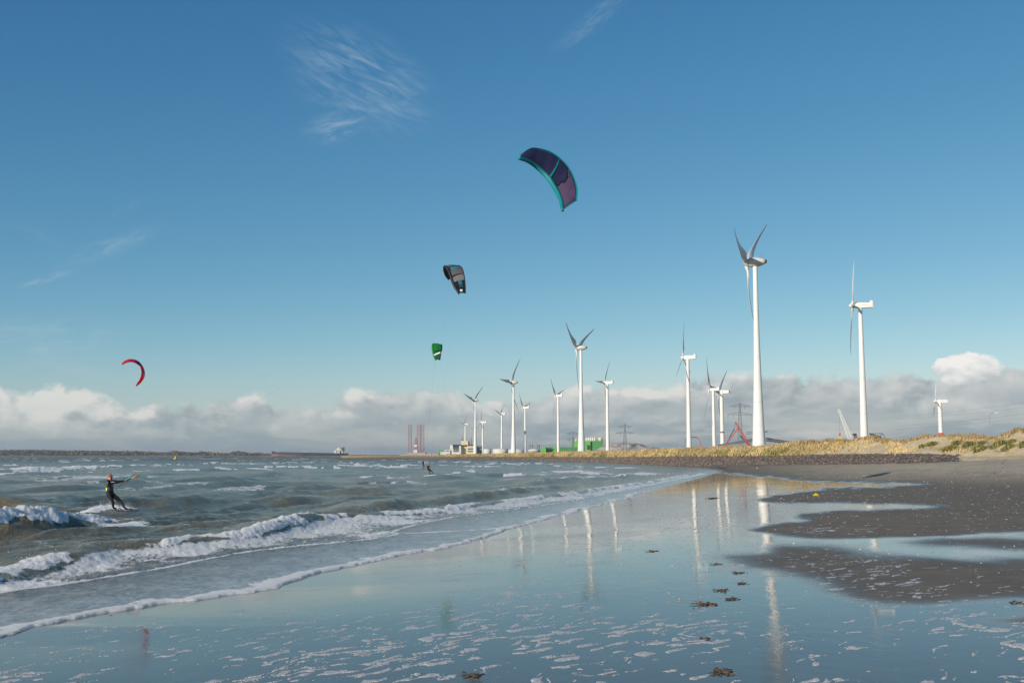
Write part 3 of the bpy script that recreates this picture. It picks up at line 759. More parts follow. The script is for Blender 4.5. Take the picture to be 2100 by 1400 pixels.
# marram grass: straw tufts and a few green ones
def tufts(P, Hh, Wd, nb=6, lean=.35):
    n = len(P)
    a_ = rng.uniform(0, 6.283, (n, nb)); l_ = rng.uniform(.1, 1, (n, nb)) * lean
    hh = Hh[:, None] * rng.uniform(.6, 1.1, (n, nb)); ww = Wd[:, None] * rng.uniform(.10, .22, (n, nb))
    ox = np.cos(a_) * Wd[:, None] * rng.uniform(.1, .7, (n, nb)); oy = np.sin(a_) * Wd[:, None] * rng.uniform(.1, .7, (n, nb))
    b_ = rng.uniform(0, 6.283, (n, nb))
    p0 = P[:, None] + np.stack([ox, oy, np.zeros_like(ox)], -1)
    side = np.stack([np.cos(b_), np.sin(b_), np.zeros_like(b_)], -1) * ww[..., None]
    tip = p0 + np.stack([np.cos(a_) * l_ * hh + .35 * hh, np.sin(a_) * l_ * hh, hh], -1)
    p0 = p0 - np.array([0, 0, .08])
    V_ = np.stack([p0 - side, p0 + side, tip], 2).reshape(-1, 3)
    return V_, np.arange(len(V_)).reshape(-1, 3), np.repeat(np.arange(n), nb * 3)
GRASS = bpy.data.materials.new('marram_grass'); GRASS.use_nodes = True
t = GRASS.node_tree; b = t.nodes['Principled BSDF']
ca_n = t.nodes.new('ShaderNodeAttribute'); ca_n.attribute_name = 'tint'
t.links.new(ca_n.outputs['Color'], b.inputs['Base Color']); b.inputs['Roughness'].default_value = .75; b.inputs['Specular IOR Level'].default_value = .25
tl = t.nodes.new('ShaderNodeBsdfTranslucent'); t.links.new(ca_n.outputs['Color'], tl.inputs[0])
mx = t.nodes.new('ShaderNodeMixShader'); mx.inputs[0].default_value = .3
t.links.new(b.outputs[0], mx.inputs[1]); t.links.new(tl.outputs[0], mx.inputs[2]); t.links.new(mx.outputs[0], t.nodes['Material Output'].inputs[0])
ntf = 44000
ci_ = rng.integers(0, len(s_new) - 1, ntf); rq = 10 + (n_g - 1) * rng.uniform(0, 1, ntf) ** .75 * 1.06
r0 = np.minimum(rq.astype(int), len(rows) - 3); fr = (rq - r0)[:, None]
P = G[r0, ci_] * (1 - fr) + G[r0 + 1, ci_] * fr
P[:, 0] += rng.uniform(-.5, .5, ntf) * w_[ci_] * 2
dn = dune[r0, ci_]; hq = gr[r0]
clump = fbm(P[:, 0] * .55, P[:, 1] * .30, 3, 211)
ok = (rng.uniform(0, 1, ntf) < np.where(hq > .86, 1.0, 1 - .95 * dn * sst(clump, .66, .50))) & (P[:, 1] < 700)
P, dn, hq, ntf = P[ok], dn[ok], hq[ok], int(ok.sum())
Hh = rng.uniform(.16, .40, ntf) * np.clip(P[:, 1] / 170, .8, 1.3) * (1 + .25 * (hq > .93)) * (.6 + .8 * clump[ok]); Wd = rng.uniform(.4, .8, ntf) * np.clip(P[:, 1] / 170, .7, 1.6)
V, Q, id_ = tufts(P, Hh, Wd, 5)
c1_ = np.array([.55, .40, .17]); c2_ = np.array([.36, .24, .10]); c3_ = np.array([.26, .26, .09]); c4_ = np.array([.66, .54, .31])
n_t = rng.uniform(0, 1, (ntf, 1)); g_t = sst(fbm(P[:, 0] * .3, P[:, 1] * .2, 3, 221), .52, .66)[:, None] * sst(hq, .9, .4)[:, None]
tint = c1_ * (1 - n_t) + c4_ * n_t; tint = tint * (1 - g_t * .8) + c3_ * g_t * .8
brn = (sst(hq, .80, .98) * (dn * .7 + .15))[:, None]; tint = tint * (1 - brn) + c2_ * brn
tint = tint * (.62 + .75 * fbm(P[:, 0] * .12, P[:, 1] * .07, 4, 231))[:, None]
tag(mesh_np('marram_grass', V, Q, GRASS, None, False, {'tint': tint[id_]}), 'straw-coloured marram grass covering the dike and dune', kind='stuff')

# plain behind the dike, far shore
LAND = mat('polder_ground', (.20, .17, .08), .9, var=.3, scale=.01)
cr = [tuple(q) for q in Cf[::20]]
pl = MB()
pts_l = [(c[0] + bk[0] * 28, c[1] + bk[1] * 28) for c, bk in zip(Cf[::20], back[::20])]
n_ = len(pts_l)
far_pts = [(x + bk[0] * 9000, y + bk[1] * 9000) for (x, y), bk in zip(pts_l, back[::20])]
far_x = np.linspace(-700, 14000, n_)
vs = [(x, y, 2.15) for x, y in pts_l] + [(fx, 9000 - abs(fx) * .25, 2.15) for fx in far_x]
pl.add(vs, [(i + 1, i, n_ + i, n_ + i + 1) for i in range(n_ - 1)])
tag(pl.build('polder', LAND), 'flat land behind the dike', kind='structure')

# ================================================================ WIND TURBINES
def blade_mesh(name, R_, kind, pitch=0.0):
    """one rotor blade: root at the origin, running up +Z, swept back along +X"""
    if kind == 'A': st = [(0, .020, 1.0), (.045, .024, 1.0), (.09, .045, .62), (.15, .086, .34), (.22, .088, .27), (.35, .068, .23), (.5, .052, .2), (.7, .036, .18), (.85, .026, .17), (.95, .018, .16), (1, .006, .15)]
    else: st = [(0, .021, 1.0), (.05, .022, 1.0), (.10, .036, .68), (.17, .062, .36), (.24, .068, .27), (.35, .058, .23), (.5, .044, .2), (.7, .030, .18), (.85, .022, .17), (.95, .015, .16), (1, .005, .15)]
    bend = .095 if kind == 'A' else .03
    V_ = []; n = 12
    for s_, c_, th_ in st:
        c = c_ * R_ * (1.3 if kind != 'C' else 1.9); tw = R(64 * math.exp(-s_ * 6.0) + 1.5 + pitch)
        for j in range(n):
            w = 2 * math.pi * j / n
            if th_ > .9: y, x = c * .5 * math.cos(w) * 2, c * .5 * math.sin(w) * 2
            else:
                yy = (math.cos(w) * .5 + .2) * c                  # chordwise, leading edge at +.7c
                x = math.sin(w) * .5 * th_ * c * (0.35 + .65 * (math.cos(w) * .5 + .5) ** .6)
                y = yy
            V_.append((x * math.cos(tw) + y * math.sin(tw) + bend * R_ * s_ * s_, -x * math.sin(tw) + y * math.cos(tw), s_ * R_))
    F_ = [(i * n + j, i * n + (j + 1) % n, (i + 1) * n + (j + 1) % n, (i + 1) * n + j) for i in range(len(st) - 1) for j in range(n)]
    F_ += [tuple(reversed(range(n))), tuple((len(st) - 1) * n + j for j in range(n))]
    me = bpy.data.meshes.new(name); me.from_pydata(V_, [], F_); me.update()
    me.polygons.foreach_set('use_smooth', [True] * len(me.polygons)); me.materials.append(BLADE)
    return me
BLADE = mat('blade_gelcoat', (.56, .57, .57), .35, var=.03, scale=.2)
def lathe_x(prof, n=20, sz=1.0):
    m = MB()
    for x, r in prof:
        for j in range(n):
            w = 2 * math.pi * j / n; m.v.append((x, r * math.cos(w), r * math.sin(w) * sz))
    for i in range(len(prof) - 1):
        for j in range(n): m.f.append((i * n + j, i * n + (j + 1) % n, (i + 1) * n + (j + 1) % n, (i + 1) * n + j))
    m.f.append(tuple(reversed(range(n)))); m.f.append(tuple((len(prof) - 1) * n + j for j in range(n)))
    return m
def turbine(label, kind, Yd, bx, top_, Rpx, psi, phi0, r_base, r_top, k_=1.0, stripe=None, zb=2.1, pitch=0.0):
    ptop = at(top_[0], top_[1], Yd)
    base = at(bx, 931, Yd)
    bxm = base.x
    root = tag(empty('wind_turbine', (bxm, Yd, zb), -R(psi)), label, 'wind turbine', 'wind turbines along the dike')
    H = ptop.z - zb
    prof = []
    ex = 2.1 if kind == 'A' else 1.15
    for i in range(15):
        q = i / 14; prof.append((r_top + (r_base - r_top) * (1 - q) ** ex, H * q))
    tw = MB().lathe(prof, 36).build('tower', WHITE, root, True)
    sharp(tw, 60)
    for q in (.28, .52, .76):
        rr = r_top + (r_base - r_top) * (1 - q) ** ex + .03
        MB().lathe([(rr, H * q - .07), (rr, H * q + .07)], 36).build('flange', GREYB, root)
    ml = MB().box(-.45, .45, -r_base - .04, -r_base + .3, 1.2, 3.4); ml.build('door', GREYB, root)
    if stripe:
        z0, z1 = at(bx, stripe[1], Yd).z - zb, at(bx, stripe[0], Yd).z - zb
        q = z0 / H; rr = r_top + (r_base - r_top) * (1 - q) ** ex + .06
        MB().lathe([(rr, z0), (rr - .02, z1)], 36).build('red_band', REDP, root, True)
    R_ = Rpx * Yd / F
    if kind == 'A':
        hz_ = H + 1.7 * k_; hx = -4.0 * k_; tilt = 1.5
        n_ = lathe_x([(x * k_, r * k_) for x, r in ((-2.7, 1.95), (-2.6, 2.15), (-1.2, 2.38), (.6, 2.32), (2.4, 1.95), (3.9, 1.45), (4.9, 1.02))]).build('nacelle', GREYB, root, True); n_.location = (0, 0, hz_)
        tcp = lathe_x([(x * k_, r * k_) for x, r in ((4.9, 1.03), (5.3, .82), (5.5, .45), (5.55, .05))]).build('tail_cap', DARK, n_, True)
        h_ = lathe_x([(x * k_, r * k_) for x, r in ((-5.5, .06), (-5.35, .6), (-4.9, 1.25), (-4.2, 1.75), (-3.4, 1.98), (-2.8, 1.95))]).build('spinner', GREYB, root, True); h_.location = (0, 0, hz_)
        MB().tube([(3.2 * k_, 0, 1.5 * k_), (3.2 * k_, 0, 3.2 * k_)], .06, 5).tube([(3.2 * k_, -.5, 3.0 * k_), (3.2 * k_, .5, 3.0 * k_)], .05, 5).build('wind_vane', DARK, n_)
        for yy in (-1, 1): MB().box(3.6 * k_, 4.1 * k_, yy * 1.15 * k_ - .15, yy * 1.15 * k_ + .15, -.2, .5).build('vent', DARK, n_)
    else:
        hz_ = H + 1.35 * k_; hx = -4.2 * k_; tilt = 3.5
        m = MB(); L0, L1 = -3.3 * k_, (7.0 if kind == 'B' else 8.4) * k_
        hh = (1.65 if kind == 'B' else 1.75) * k_; wd = 1.6 * k_
        secs = [(L0, .62), (L0 + .5, .86), (L0 + 2.2 * k_, 1.0), (L1 - 1.2 * k_, .96), (L1, .82 if kind == 'B' else .95)]
        for x, q in secs:
            lo = -hh * (q if x < 4 * k_ else .72)
            m.v += [(x, -wd * q, lo), (x, -wd * q * 1.02, hh * q * .72), (x, -wd * q * .7, hh * q), (x, wd * q * .7, hh * q), (x, wd * q * 1.02, hh * q * .72), (x, wd * q, lo)]
        for i in range(len(secs) - 1):
            for j in range(6): m.f.append((i * 6 + j, (i + 1) * 6 + j, (i + 1) * 6 + (j + 1) % 6, i * 6 + (j + 1) % 6))
        m.f.append(tuple(range(6))); m.f.append(tuple(reversed([(len(secs) - 1) * 6 + j for j in range(6)])))
        n_ = m.build('nacelle', WHITE, root); n_.location = (0, 0, hz_); n_.rotation_euler = (0, R(1.5), 0); sharp(n_, 30)
        if kind == 'B':
            c_ = MB(); c_.add([(L1 - 2.0 * k_, -wd * .8, hh * .9), (L1 + .1, -wd * .8, hh * .8), (L1 - .5 * k_, -wd * .8, hh + 1.25 * k_), (L1 - 1.3 * k_, -wd * .8, hh + 1.25 * k_),
                               (L1 - 2.0 * k_, wd * .8, hh * .9), (L1 + .1, wd * .8, hh * .8), (L1 - .5 * k_, wd * .8, hh + 1.25 * k_), (L1 - 1.3 * k_, wd * .8, hh + 1.25 * k_)],
                              [(0, 1, 2, 3), (7, 6, 5, 4), (0, 4, 5, 1), (1, 5, 6, 2), (2, 6, 7, 3), (3, 7, 4, 0)])
            c_.build('cooler', WHITE, n_)
            MB().box(0, 4.6 * k_, -wd - .05, -wd + .2, .1, .32).build('side_trim', GREYB, n_)
        else:
            fm = mat('faded_red_print', (.62, .22, .18), .5)
            for i, w_l in enumerate((.5, .8, .35, .7, .5)): MB().box((.2 + i * 1.0) * k_, (.2 + i * 1.0 + w_l) * k_, -wd - .06, -wd + .2, -.25 * k_, .35 * k_).build('red_lettering', fm, n_)
        h_ = lathe_x([(x * k_, r * k_) for x, r in ((-6.3, .05), (-6.15, .5), (-5.6, 1.0), (-4.9, 1.3), (-4.2, 1.42), (-3.45, 1.35))]).build('spinner', WHITE, root, True); h_.location = (0, 0, hz_)
    me = blade_mesh('blade', R_, kind, pitch)
    for k3 in range(3):
        b_ = bpy.data.objects.new('blade', me); COL.objects.link(b_); b_.parent = root
        b_.matrix_local = Matrix.Translation((hx, 0, hz_)) @ Matrix.Rotation(R(tilt), 4, 'Y') @ Matrix.Rotation(-R(phi0 + 120 * k3), 4, 'X') @ Matrix.Translation((0, 0, .9 * k_))
    return root
turbine('tallest, nearest turbine with grey egg-shaped nacelle and flared white tower, rising left of the crane', 'A', 516, 1557, (1549.5, 545), 148, 27, -72, 3.25, 1.08)
turbine('white turbine with upright blades standing on the dune crest beside the lattice crane', 'B', 645, 1773.5, (1764, 631), 111, 13, 27, 2.35, 1.15, pitch=-24)
turbine('flared turbine with two blades raised in a V in front of the green factory', 'A', 931, 1192.5, (1192.5, 717), 90, 25, -61, 3.2, 1.08)
turbine('white turbine at the gravel heap with one blade pointing level to the left', 'B', 1230, 1246.5, (1243.5, 787), 54, 24, 30, 2.15, 1.3, .95)
turbine('slim turbine in front of the low green sheds with a box nacelle and V blades', 'B', 1546, 1145, (1146, 813), 49, 23, -48, 2.1, 1.3, .95)
turbine('flared turbine with dark blades between the pale tank and the domed tank', 'A', 1320, 1053, (1053, 787), 61, 25, 33, 3.2, 1.1)
turbine('flared turbine in front of the cream power plant', 'A', 1760, 974.5, (975, 823), 43, 30, -74, 3.2, 1.1)
turbine('small turbine rising behind the widest pale tank', 'B', 2135, 1029, (1029, 850), 31, 22, 45, 2.3, 1.4)
turbine('white box-nacelle turbine just left of the domed tank', 'B', 1850, 1077, (1078, 837), 41, 21, -46, 2.2, 1.3)
turbine('distant turbine beside the smallest pale tank with one blade straight up', 'B', 2560, 990, (990, 867), 30, 15, 2, 2.6, 1.5, 1.2)
turbine('leftmost and smallest turbine, behind the cream power plant', 'B', 2760, 954, (954, 871), 24, 17, 40, 2.6, 1.5)
turbine('turbine standing in front of the red pump boom with a blade pointing up', 'B', 944, 1413.5, (1412, 736), 73, 22, -8, 2.2, 1.28)
turbine('shorter turbine with no band, its hub overlapping the red-banded tower beside it', 'B', 1100, 1465, (1465, 801), 72, 27, -30, 2.1, 1.25, .9)
turbine('turbine with one red band on its tower, between the bandless tower and the red crane', 'C', 1150, 1482, (1481, 806), 62, 32, -78, 2.3, 1.7, 1.0, (884.5, 887.5))
turbine('far-right turbine with a low red band peeping over the dune', 'C', 1200, 1931, (1926, 825), 43, 13, 12, 2.5, 2.1, .95, (887, 893.5), 6.0, -30)

# ================================================================ INDUSTRY BEHIND THE DIKE
def pbox(mb, x0, x1, yt, yb, Yd, depth, dy=0.0):
    a_ = at(x0, yt, Yd + dy); b_ = at(x1, yb, Yd + dy)
    mb.box(a_.x, b_.x, Yd + dy, Yd + dy + depth, b_.z, a_.z); return mb
def thing(name, label, cat, loc, group=None, rz=0): return tag(empty(name, loc, rz), label, cat, group)
def put(mb, name, m, root, smooth=False):
    """world-space shapes, hung under a root"""
    L_ = root.location
    mb.v = [(x - L_[0], y - L_[1], z - L_[2]) for x, y, z in mb.v]
    return mb.build(name, m, root, smooth)
def lattice(mb, p0, p1, w0, w1, n, r, sides=4, diag=True):
    """a lattice mast or boom between two places, square in section"""
    p0, p1 = Vector(p0), Vector(p1); d = (p1 - p0).normalized()
    up = Vector((0, 1, 0)) if abs(d.y) < .8 else Vector((0, 0, 1))
    a_ = d.cross(up).normalized(); c_ = d.cross(a_).normalized()
    def P_(i, k4):
        q = i / n; w = (w0 + (w1 - w0) * q) / 2
        s_ = [(-1, -1), (1, -1), (1, 1), (-1, 1)][k4 % 4]
        return p0 + (p1 - p0) * q + a_ * w * s_[0] + c_ * w * s_[1]
    for k4 in range(4): mb.tube([P_(0, k4), P_(n, k4)], r, 4)
    for i in range(n):
        for k4 in range(4):
            if diag: mb.tube([P_(i, k4), P_(i + 1, k4 + (1 if i % 2 else 3))] if False else ([P_(i, k4), P_(i + 1, k4 + 1)] if i % 2 else [P_(i, k4 + 1), P_(i + 1, k4)]), r * .6, 3, False)
            mb.tube([P_(i + 1, k4), P_(i + 1, k4 + 1)], r * .6, 3, False)
    return mb
# green factory
Yd = 1900
g = thing('factory', 'bright green factory hall with a taller block and roof vents', 'factory', at(1170, 931, Yd))
for x0, x1, yt, mt, nm in ((1111, 1120, 916.5, GREEN1, 'wall_panel'), (1120.3, 1131.7, 917, GREEN2, 'wall_panel'), (1132, 1141, 916, GREEN1, 'wall_panel'), (1141.3, 1186, 916.5, GREEN2, 'wall_panel')):
    put(pbox(MB(), x0, x1, yt, 932, Yd, 40, 6 if mt is GREEN2 else 0), nm, mt, g)
put(pbox(MB(), 1176.5, 1200.5, 904, 932, Yd, 40, 12), 'wall_panel', GREEN1, g)
put(pbox(MB(), 1201, 1211, 904, 932, Yd, 40, 0), 'wall_panel', GREEN1, g)
put(pbox(MB(), 1211.3, 1237, 904, 932, Yd, 50, 4), 'wall_panel', GREEN2, g)
put(pbox(MB(), 1204, 1209, 912, 921, Yd, 1.2, -1.4), 'louvre', DARK, g)
for i in range(5): put(MB().lathe([(2.2, 0), (2.2, 5), (1.2, 6), (1.2, 7)], 10, at(1203 + i * 4.2, 905, Yd + 14)), 'roof_vent', WALLW, g, True)
put(MB().lathe([(4, 0), (4, 6.5), (3.2, 7)], 14, at(1231, 905, Yd + 20)), 'roof_vent', CREAM, g, True)
for x in (1182, 1187): put(MB().lathe([(2, 0), (2, 5), (1, 5.6)], 10, at(x, 905, Yd + 20)), 'roof_vent', WALLW, g, True)
# gravel heap
Yd = 1500
hp = MB(); n1_, n2_ = 70, 14
prof_px = [(1212, 925), (1222, 923), (1240, 914), (1253, 909.5), (1275, 909), (1300, 909.5), (1315, 911.5), (1326, 915.5), (1345, 918), (1356, 922), (1362, 925)]
for i in range(n1_):
    px_ = 1212 + 150 * i / (n1_ - 1); py_ = np.interp(px_, [q[0] for q in prof_px], [q[1] for q in prof_px])
    pt = at(px_, py_ + random.uniform(-.25, .25), Yd + 30)
    for j in range(n2_):
        q = j / (n2_ - 1); e_ = math.sin(q * math.pi)
        hp.v.append((pt.x + random.uniform(-.6, .6), Yd + 60 * q, 2.1 + (pt.z - 2.1 + 1) * min(1, e_ * 1.12) * random.uniform(.965, 1.0)))
for i in range(n1_ - 1):
    for j in range(n2_ - 1): hp.f.append((i * n2_ + j, (i + 1) * n2_ + j, (i + 1) * n2_ + j + 1, i * n2_ + j + 1))
o = hp.build('gravel_heap', mat('pale_gravel', (.30, .275, .26), .9, var=.5, scale=.12, bump=.8, bscale=.5), None, True)
tag(o, 'long pale grey heap of gravel behind the dike', 'gravel heap')
# storage tanks
def tank(label, px, w, yt, Yd, m, dome=False, group='pale storage tanks'):
    c = at(px, 932, Yd); r = w / 2 * Yd / F; ht = at(px, yt, Yd).z - 2.1
    root = thing('storage_tank', label, 'storage tank', (c.x, Yd + r, 2.1), group)
    MB().lathe([(r, 0), (r, ht)], 40).build('shell', m, root, True)
    for q in (.33, .66, .985): MB().lathe([(r + .12, ht * q - .2), (r + .12, ht * q + .2)], 40).build('ring', GREYB, root, True)
    rf = MB().lathe([(r, ht), (r * .8, ht + r * (.16 if dome else .04)), (r * .45, ht + r * (.3 if dome else .08)), (.5, ht + r * (.36 if dome else .1))], 40).build('roof', WALLW, root, True)
    MB().box(-r - 1, -r + .2, -.6, .6, 0, ht).build('stair', STEEL, root)
TANKM = mat('tank_paint', (.62, .60, .55), .6, var=.06, scale=.05)
tank('smallest pale tank, right beside the power plant', 999, 16, 920.5, 2100, TANKM)
tank('widest pale cylindrical tank in the row', 1026, 32, 920.5, 2000, TANKM)
tank('pale tank behind the flared turbine, with half its shell showing either side of the tower', 1059, 34, 921.5, 2050, TANKM)
tank('brownish tank under a white dome near the green factory', 1095, 26, 924, 1950, mat('brown_cladding', (.30, .21, .16), .7), True, None)
for px, lb_ in ((1087, 'leftmost exhaust pipe above the white dome'), (1092, 'exhaust pipe left of the middle of the white dome'), (1102.5, 'exhaust pipe right of the middle of the white dome'), (1106, 'rightmost exhaust pipe above the white dome')):
    o = MB().lathe([(.5, 0), (.5, 14), (1.4, 15), (1.4, 16.5), (.4, 17.5)], 8).build('exhaust_pipe', STEEL, None, True, at(px, 931, 2015)); tag(o, lb_, 'pipe', 'exhaust pipes behind the domed tank')
# cream power plant
Yd = 2000
g = thing('power_plant', 'cream and white power plant with dark window bands and chimneys', 'power plant', at(950, 931, Yd))
for (x0, x1, yt, yb, dy, m, nm) in ((923, 942, 912, 933, 6, WALLW, 'wall'), (928, 945, 911, 913.5, 2, DARK, 'roof'), (928.5, 942, 914, 918.5, 4, GLASSD, 'window_band'), (929, 942, 920, 922, 4, GLASSD, 'window_band'), (929, 942, 924, 925.5, 4, GLASSD, 'window_band'),
                                    (941.5, 945.5, 914, 933, -2, WALLW, 'stair_tower'), (945.5, 960, 903.5, 933, 8, CREAM, 'wall'), (958, 972, 914, 933, 0, CREAM, 'wall'), (946.5, 959, 912, 914, 5, DARK, 'window_band'), (959, 971, 919, 920.5, -1.5, GLASSD, 'window_band'),
                                    (959, 971, 924, 925.5, -1.5, GLASSD, 'window_band'), (960, 962, 905, 914, 14, DARK, 'roof_duct'), (962, 972, 911, 914.5, 9, DARK, 'roof'), (978, 988, 913, 932, 20, STEEL, 'wall'), (912, 923, 922, 932, 3, WALLW, 'wall'), (913.5, 920.5, 923.6, 924.6, 1.5, GLASSD, 'window_band'),
                                    (903, 912, 926, 932, 12, GREYB, 'wall'), (980, 986, 916, 918, 18, DARK, 'window_band')):
    put(pbox(MB(), x0, x1, yt, yb, Yd, 25 if nm == 'wall' or nm == 'stair_tower' else 3 if nm == 'window_band' else 22, dy), nm, m, g)
for x, yt, r in ((948, 896.5, .9), (966.5, 897, .7), (945.8, 901, .5), (961, 904, 1.2)): 
    z1 = at(x, yt, Yd + 15).z; put(MB().lathe([(r, 0), (r * .8, z1 - 2.1)], 10, (at(x, 931, Yd + 15).x, Yd + 15, 2.1)), 'chimney', STEEL if r < 1 else DARK, g, True)
o = thing('silo', 'small bright green silo left of the power plant', 'silo', at(902, 931, 2300))
for x in (900.5, 903.2): put(MB().lathe([(1.3, 0), (1.3, 10.5), (.6, 12)], 12, (at(x, 931, 2300).x, 2300, 2.1)), 'cylinder', GREEN1, o, True)
put(MB().box(at(899, 931, 2300).x, at(905, 931, 2300).x, 2299, 2301, 2.1, 4), 'base', STEEL, o)
# low quay buildings
for x0, x1, yt, yb, Yd, m, lb in ((820, 833, 932.2, 935, 2300, WALLW, 'long low white shed at the water, furthest left on the quay'), (834, 856, 932.6, 935, 2280, WALLW, 'low white shed below the drilling rig'), (857, 866, 931, 934.5, 2260, WALLW, 'small pale shed with dark openings right of the rig'),
                                  (868, 884, 930.5, 934, 2250, mat('beige_wall', (.50, .42, .32), .8), 'beige flat-roofed shed between the rig and the silo'), (886, 898, 931, 934, 2240, GREYB, 'grey shed beside the green silo'), (914, 922, 929.5, 932.5, 1950, WALLW, 'little white hut in front of the power plant')):
    root = thing('shed', lb, 'shed', at((x0 + x1) / 2, yb, Yd))
    put(pbox(MB(), x0, x1, yt, yb, Yd, 14), 'wall', m, root)
    put(pbox(MB(), x0 - .2, x1 + .2, yt - .35, yt - .02, Yd - .5, 15), 'roof', GREYB, root)
    for q in (.25, .6): xx = x0 + (x1 - x0) * q; put(pbox(MB(), xx, xx + 1.1, yt + .6, yb - .2, Yd, .3, -.2), 'door', DARK, root)
# jack-up drilling rig
Yd = 3000
root = thing('drilling_rig', 'jack-up drilling rig with three tall red and white lattice legs', 'drilling rig', at(853, 933, Yd))
RIGR = mat('rig_red', (.38, .19, .19), .6); RIGW = mat('rig_white', (.70, .62, .60), .6)
for x, w, dy in ((841, 6, 0), (859, 6.5, 5), (866.5, 6, 60)):
    p0 = at(x, 931, Yd + dy); p1 = at(x, 870, Yd + dy); wm = w * Yd / F
    lg = put(lattice(MB(), p0, p1, wm, wm, 22, .34), 'leg', RIGR, root)
    wh = MB()
    for i in range(0, 22, 2): q = (i + .5) / 22; c_ = p0 + (p1 - p0) * q; wh.box(c_.x - wm * .36, c_.x + wm * .36, c_.y - .3, c_.y + .3, c_.z - .3, c_.z + .3)
    wh.v = [tuple(Vector(q) - root.location) for q in wh.v]; wh.build('rung', RIGW, lg)
put(pbox(MB(), 834, 872, 928, 931, Yd, 60, -5), 'hull', mat('rig_hull', (.45, .30, .24), .7), root)
put(pbox(MB(), 848, 856, 922, 928, Yd, 20, -6), 'drill_floor', WALLW, root)
put(pbox(MB(), 849, 855, 912, 916, Yd, 10, 0), 'derrick_house', RIGW, root)
put(lattice(MB(), at(852, 922, Yd + 5), at(853, 897, Yd + 5), 8, 3, 9, .5), 'derrick', RIGR, root)
put(lattice(MB(), at(862, 928, Yd - 4), at(872, 919, Yd - 4), 2, 1, 7, .3), 'crane', STEEL, root)
# pylons
def pylon(label, px, yb, yt, Yd, arms, w0, ins=True):
    b_ = at(px, yb, Yd); t_ = at(px, yt, Yd); sc_ = Yd / F
    root = thing('pylon', label, 'pylon', (b_.x, Yd, 2.1), 'electricity pylons behind the dike')
    H = t_.z - 2.1; r = .11 * Yd / 900
    y1 = arms[0][0]; zz = at(px, arms[-1][0], Yd).z - 2.1
    lattice(MB(), (0, 0, 0), (0, 0, zz), w0, w0 * .42, 14, r).build('mast', STEEL, root)
    lattice(MB(), (0, 0, zz), (0, 0, H - 1.2), w0 * .42, .6, 7, r).build('mast_top', STEEL, root)
    MB().tube([(0, 0, H - 1.2), (0, 0, H + 1.5)], r, 4).build('spike', STEEL, root)
    for ya, hw in arms:
        z = at(px, ya, Yd).z - 2.1; hwm = hw * sc_; a_ = MB()
        for sgn in (-1, 1):
            for dy in (-.8, .8):
                a_.tube([(0, dy, z), (sgn * hwm, 0, z)], r, 4); a_.tube([(0, dy, z + 2.6), (sgn * hwm, 0, z + .1)], r, 4)
            for k4 in range(1, 7):
                q = k4 / 7; a_.tube([(sgn * hwm * q, 0, z), (sgn * hwm * (q - .1), 0, z + 2.6 * (1 - q) + .1)], r * .7, 3)
        ar = a_.build('crossarm', STEEL, root)
        if ins:
            for sgn in (-1, 1):
                for q in ((.5,) if hw < 22 else (.55, .97)):
                    MB().tube([(sgn * hwm * (q - .08), 0, z), (sgn * hwm * q, 0, z - 2.6), (sgn * hwm * (q + .08), 0, z)], r * .9, 4).build('insulator', DARK, ar)
    return root
pylon('nearest and largest pylon, rising behind the red crane', 1519, 931, 824, 1100, ((833, 21), (850, 25)), 5.2)
pylon('pylon standing behind the gravel heap', 1282, 931, 869, 1500, ((875, 15), (887.5, 19)), 6)
pylon('pylon beside the green factory, mostly hidden by the flared tower', 1175.5, 931, 888, 1750, ((889, 13), (901, 15)), 6)
# overhead lines
for i, (ya, yb_, yc) in enumerate(((862, 862, 812), (866, 865.5, 826), (881, 882, 836), (884, 885, 850))):
    pts = []
    for q in np.linspace(0, 1, 26):
        px_ = 1545 + (2260 - 1545) * q; py_ = (1 - q) ** 2 * ya + 2 * q * (1 - q) * (yb_ + 6) + q * q * yc - 14 * q * q
        pts.append(at(px_, py_, 1100 - 500 * q))
    o = MB().tube(pts, .028, 4).build('power_line', DARK); tag(o, ('topmost thin power line crossing above the far-right turbine', 'second power line from the top above the dune', 'third power line from the top above the dune', 'lowest power line, passing just over the dune grass')[i], 'power line', 'power lines above the dune')
# steel frame building
Yd = 1050
root = thing('steel_frame', 'long grey steel truss roof frame of a hall under construction', 'steel frame', at(1550, 921, Yd))
def tr(mb, x0, y0, x1, y1, d0, d1, n, r=.24, dep=0):
    P0, P1 = at(x0, y0, Yd + dep), at(x1, y1, Yd + dep); Q0, Q1 = at(x0, y0 + d0, Yd + dep), at(x1, y1 + d1, Yd + dep)
    mb.tube([P0, P1], r, 4); mb.tube([Q0, Q1], r, 4)
    for i in range(n): a_ = P0.lerp(P1, i / n); b_ = Q0.lerp(Q1, (i + .5) / n); c_ = P0.lerp(P1, (i + 1) / n); mb.tube([a_, b_], r * .7, 3); mb.tube([b_, c_], r * .7, 3)
    return mb
for dep in (0, 12, 24, 36):
    put(tr(MB(), 1475 - dep * .1, 911.5, 1545, 899 + dep * .04, 2, 4, 18, dep=dep), 'roof_truss', STEEL, root)
    put(tr(MB(), 1570, 897 + dep * .06, 1650, 909 + dep * .04, 5, 2, 20, dep=dep), 'roof_truss', STEEL, root)
put(tr(MB(), 1530, 885, 1575, 884, 5, 1, 8), 'roof_truss', STEEL, root)
for i, x in enumerate(np.linspace(1478, 1640, 17)):
    yt = 912 - (x - 1475) * .18 if x < 1550 else 901 + (x - 1570) * .13
    put(MB().tube([at(x, 924, Yd + 5), at(x, yt, Yd + 5)], .18, 5), 'column', STEEL, root)
put(tr(MB(), 1475, 913, 1640, 914, 1, 1, 30, .12), 'gallery', STEEL, root)
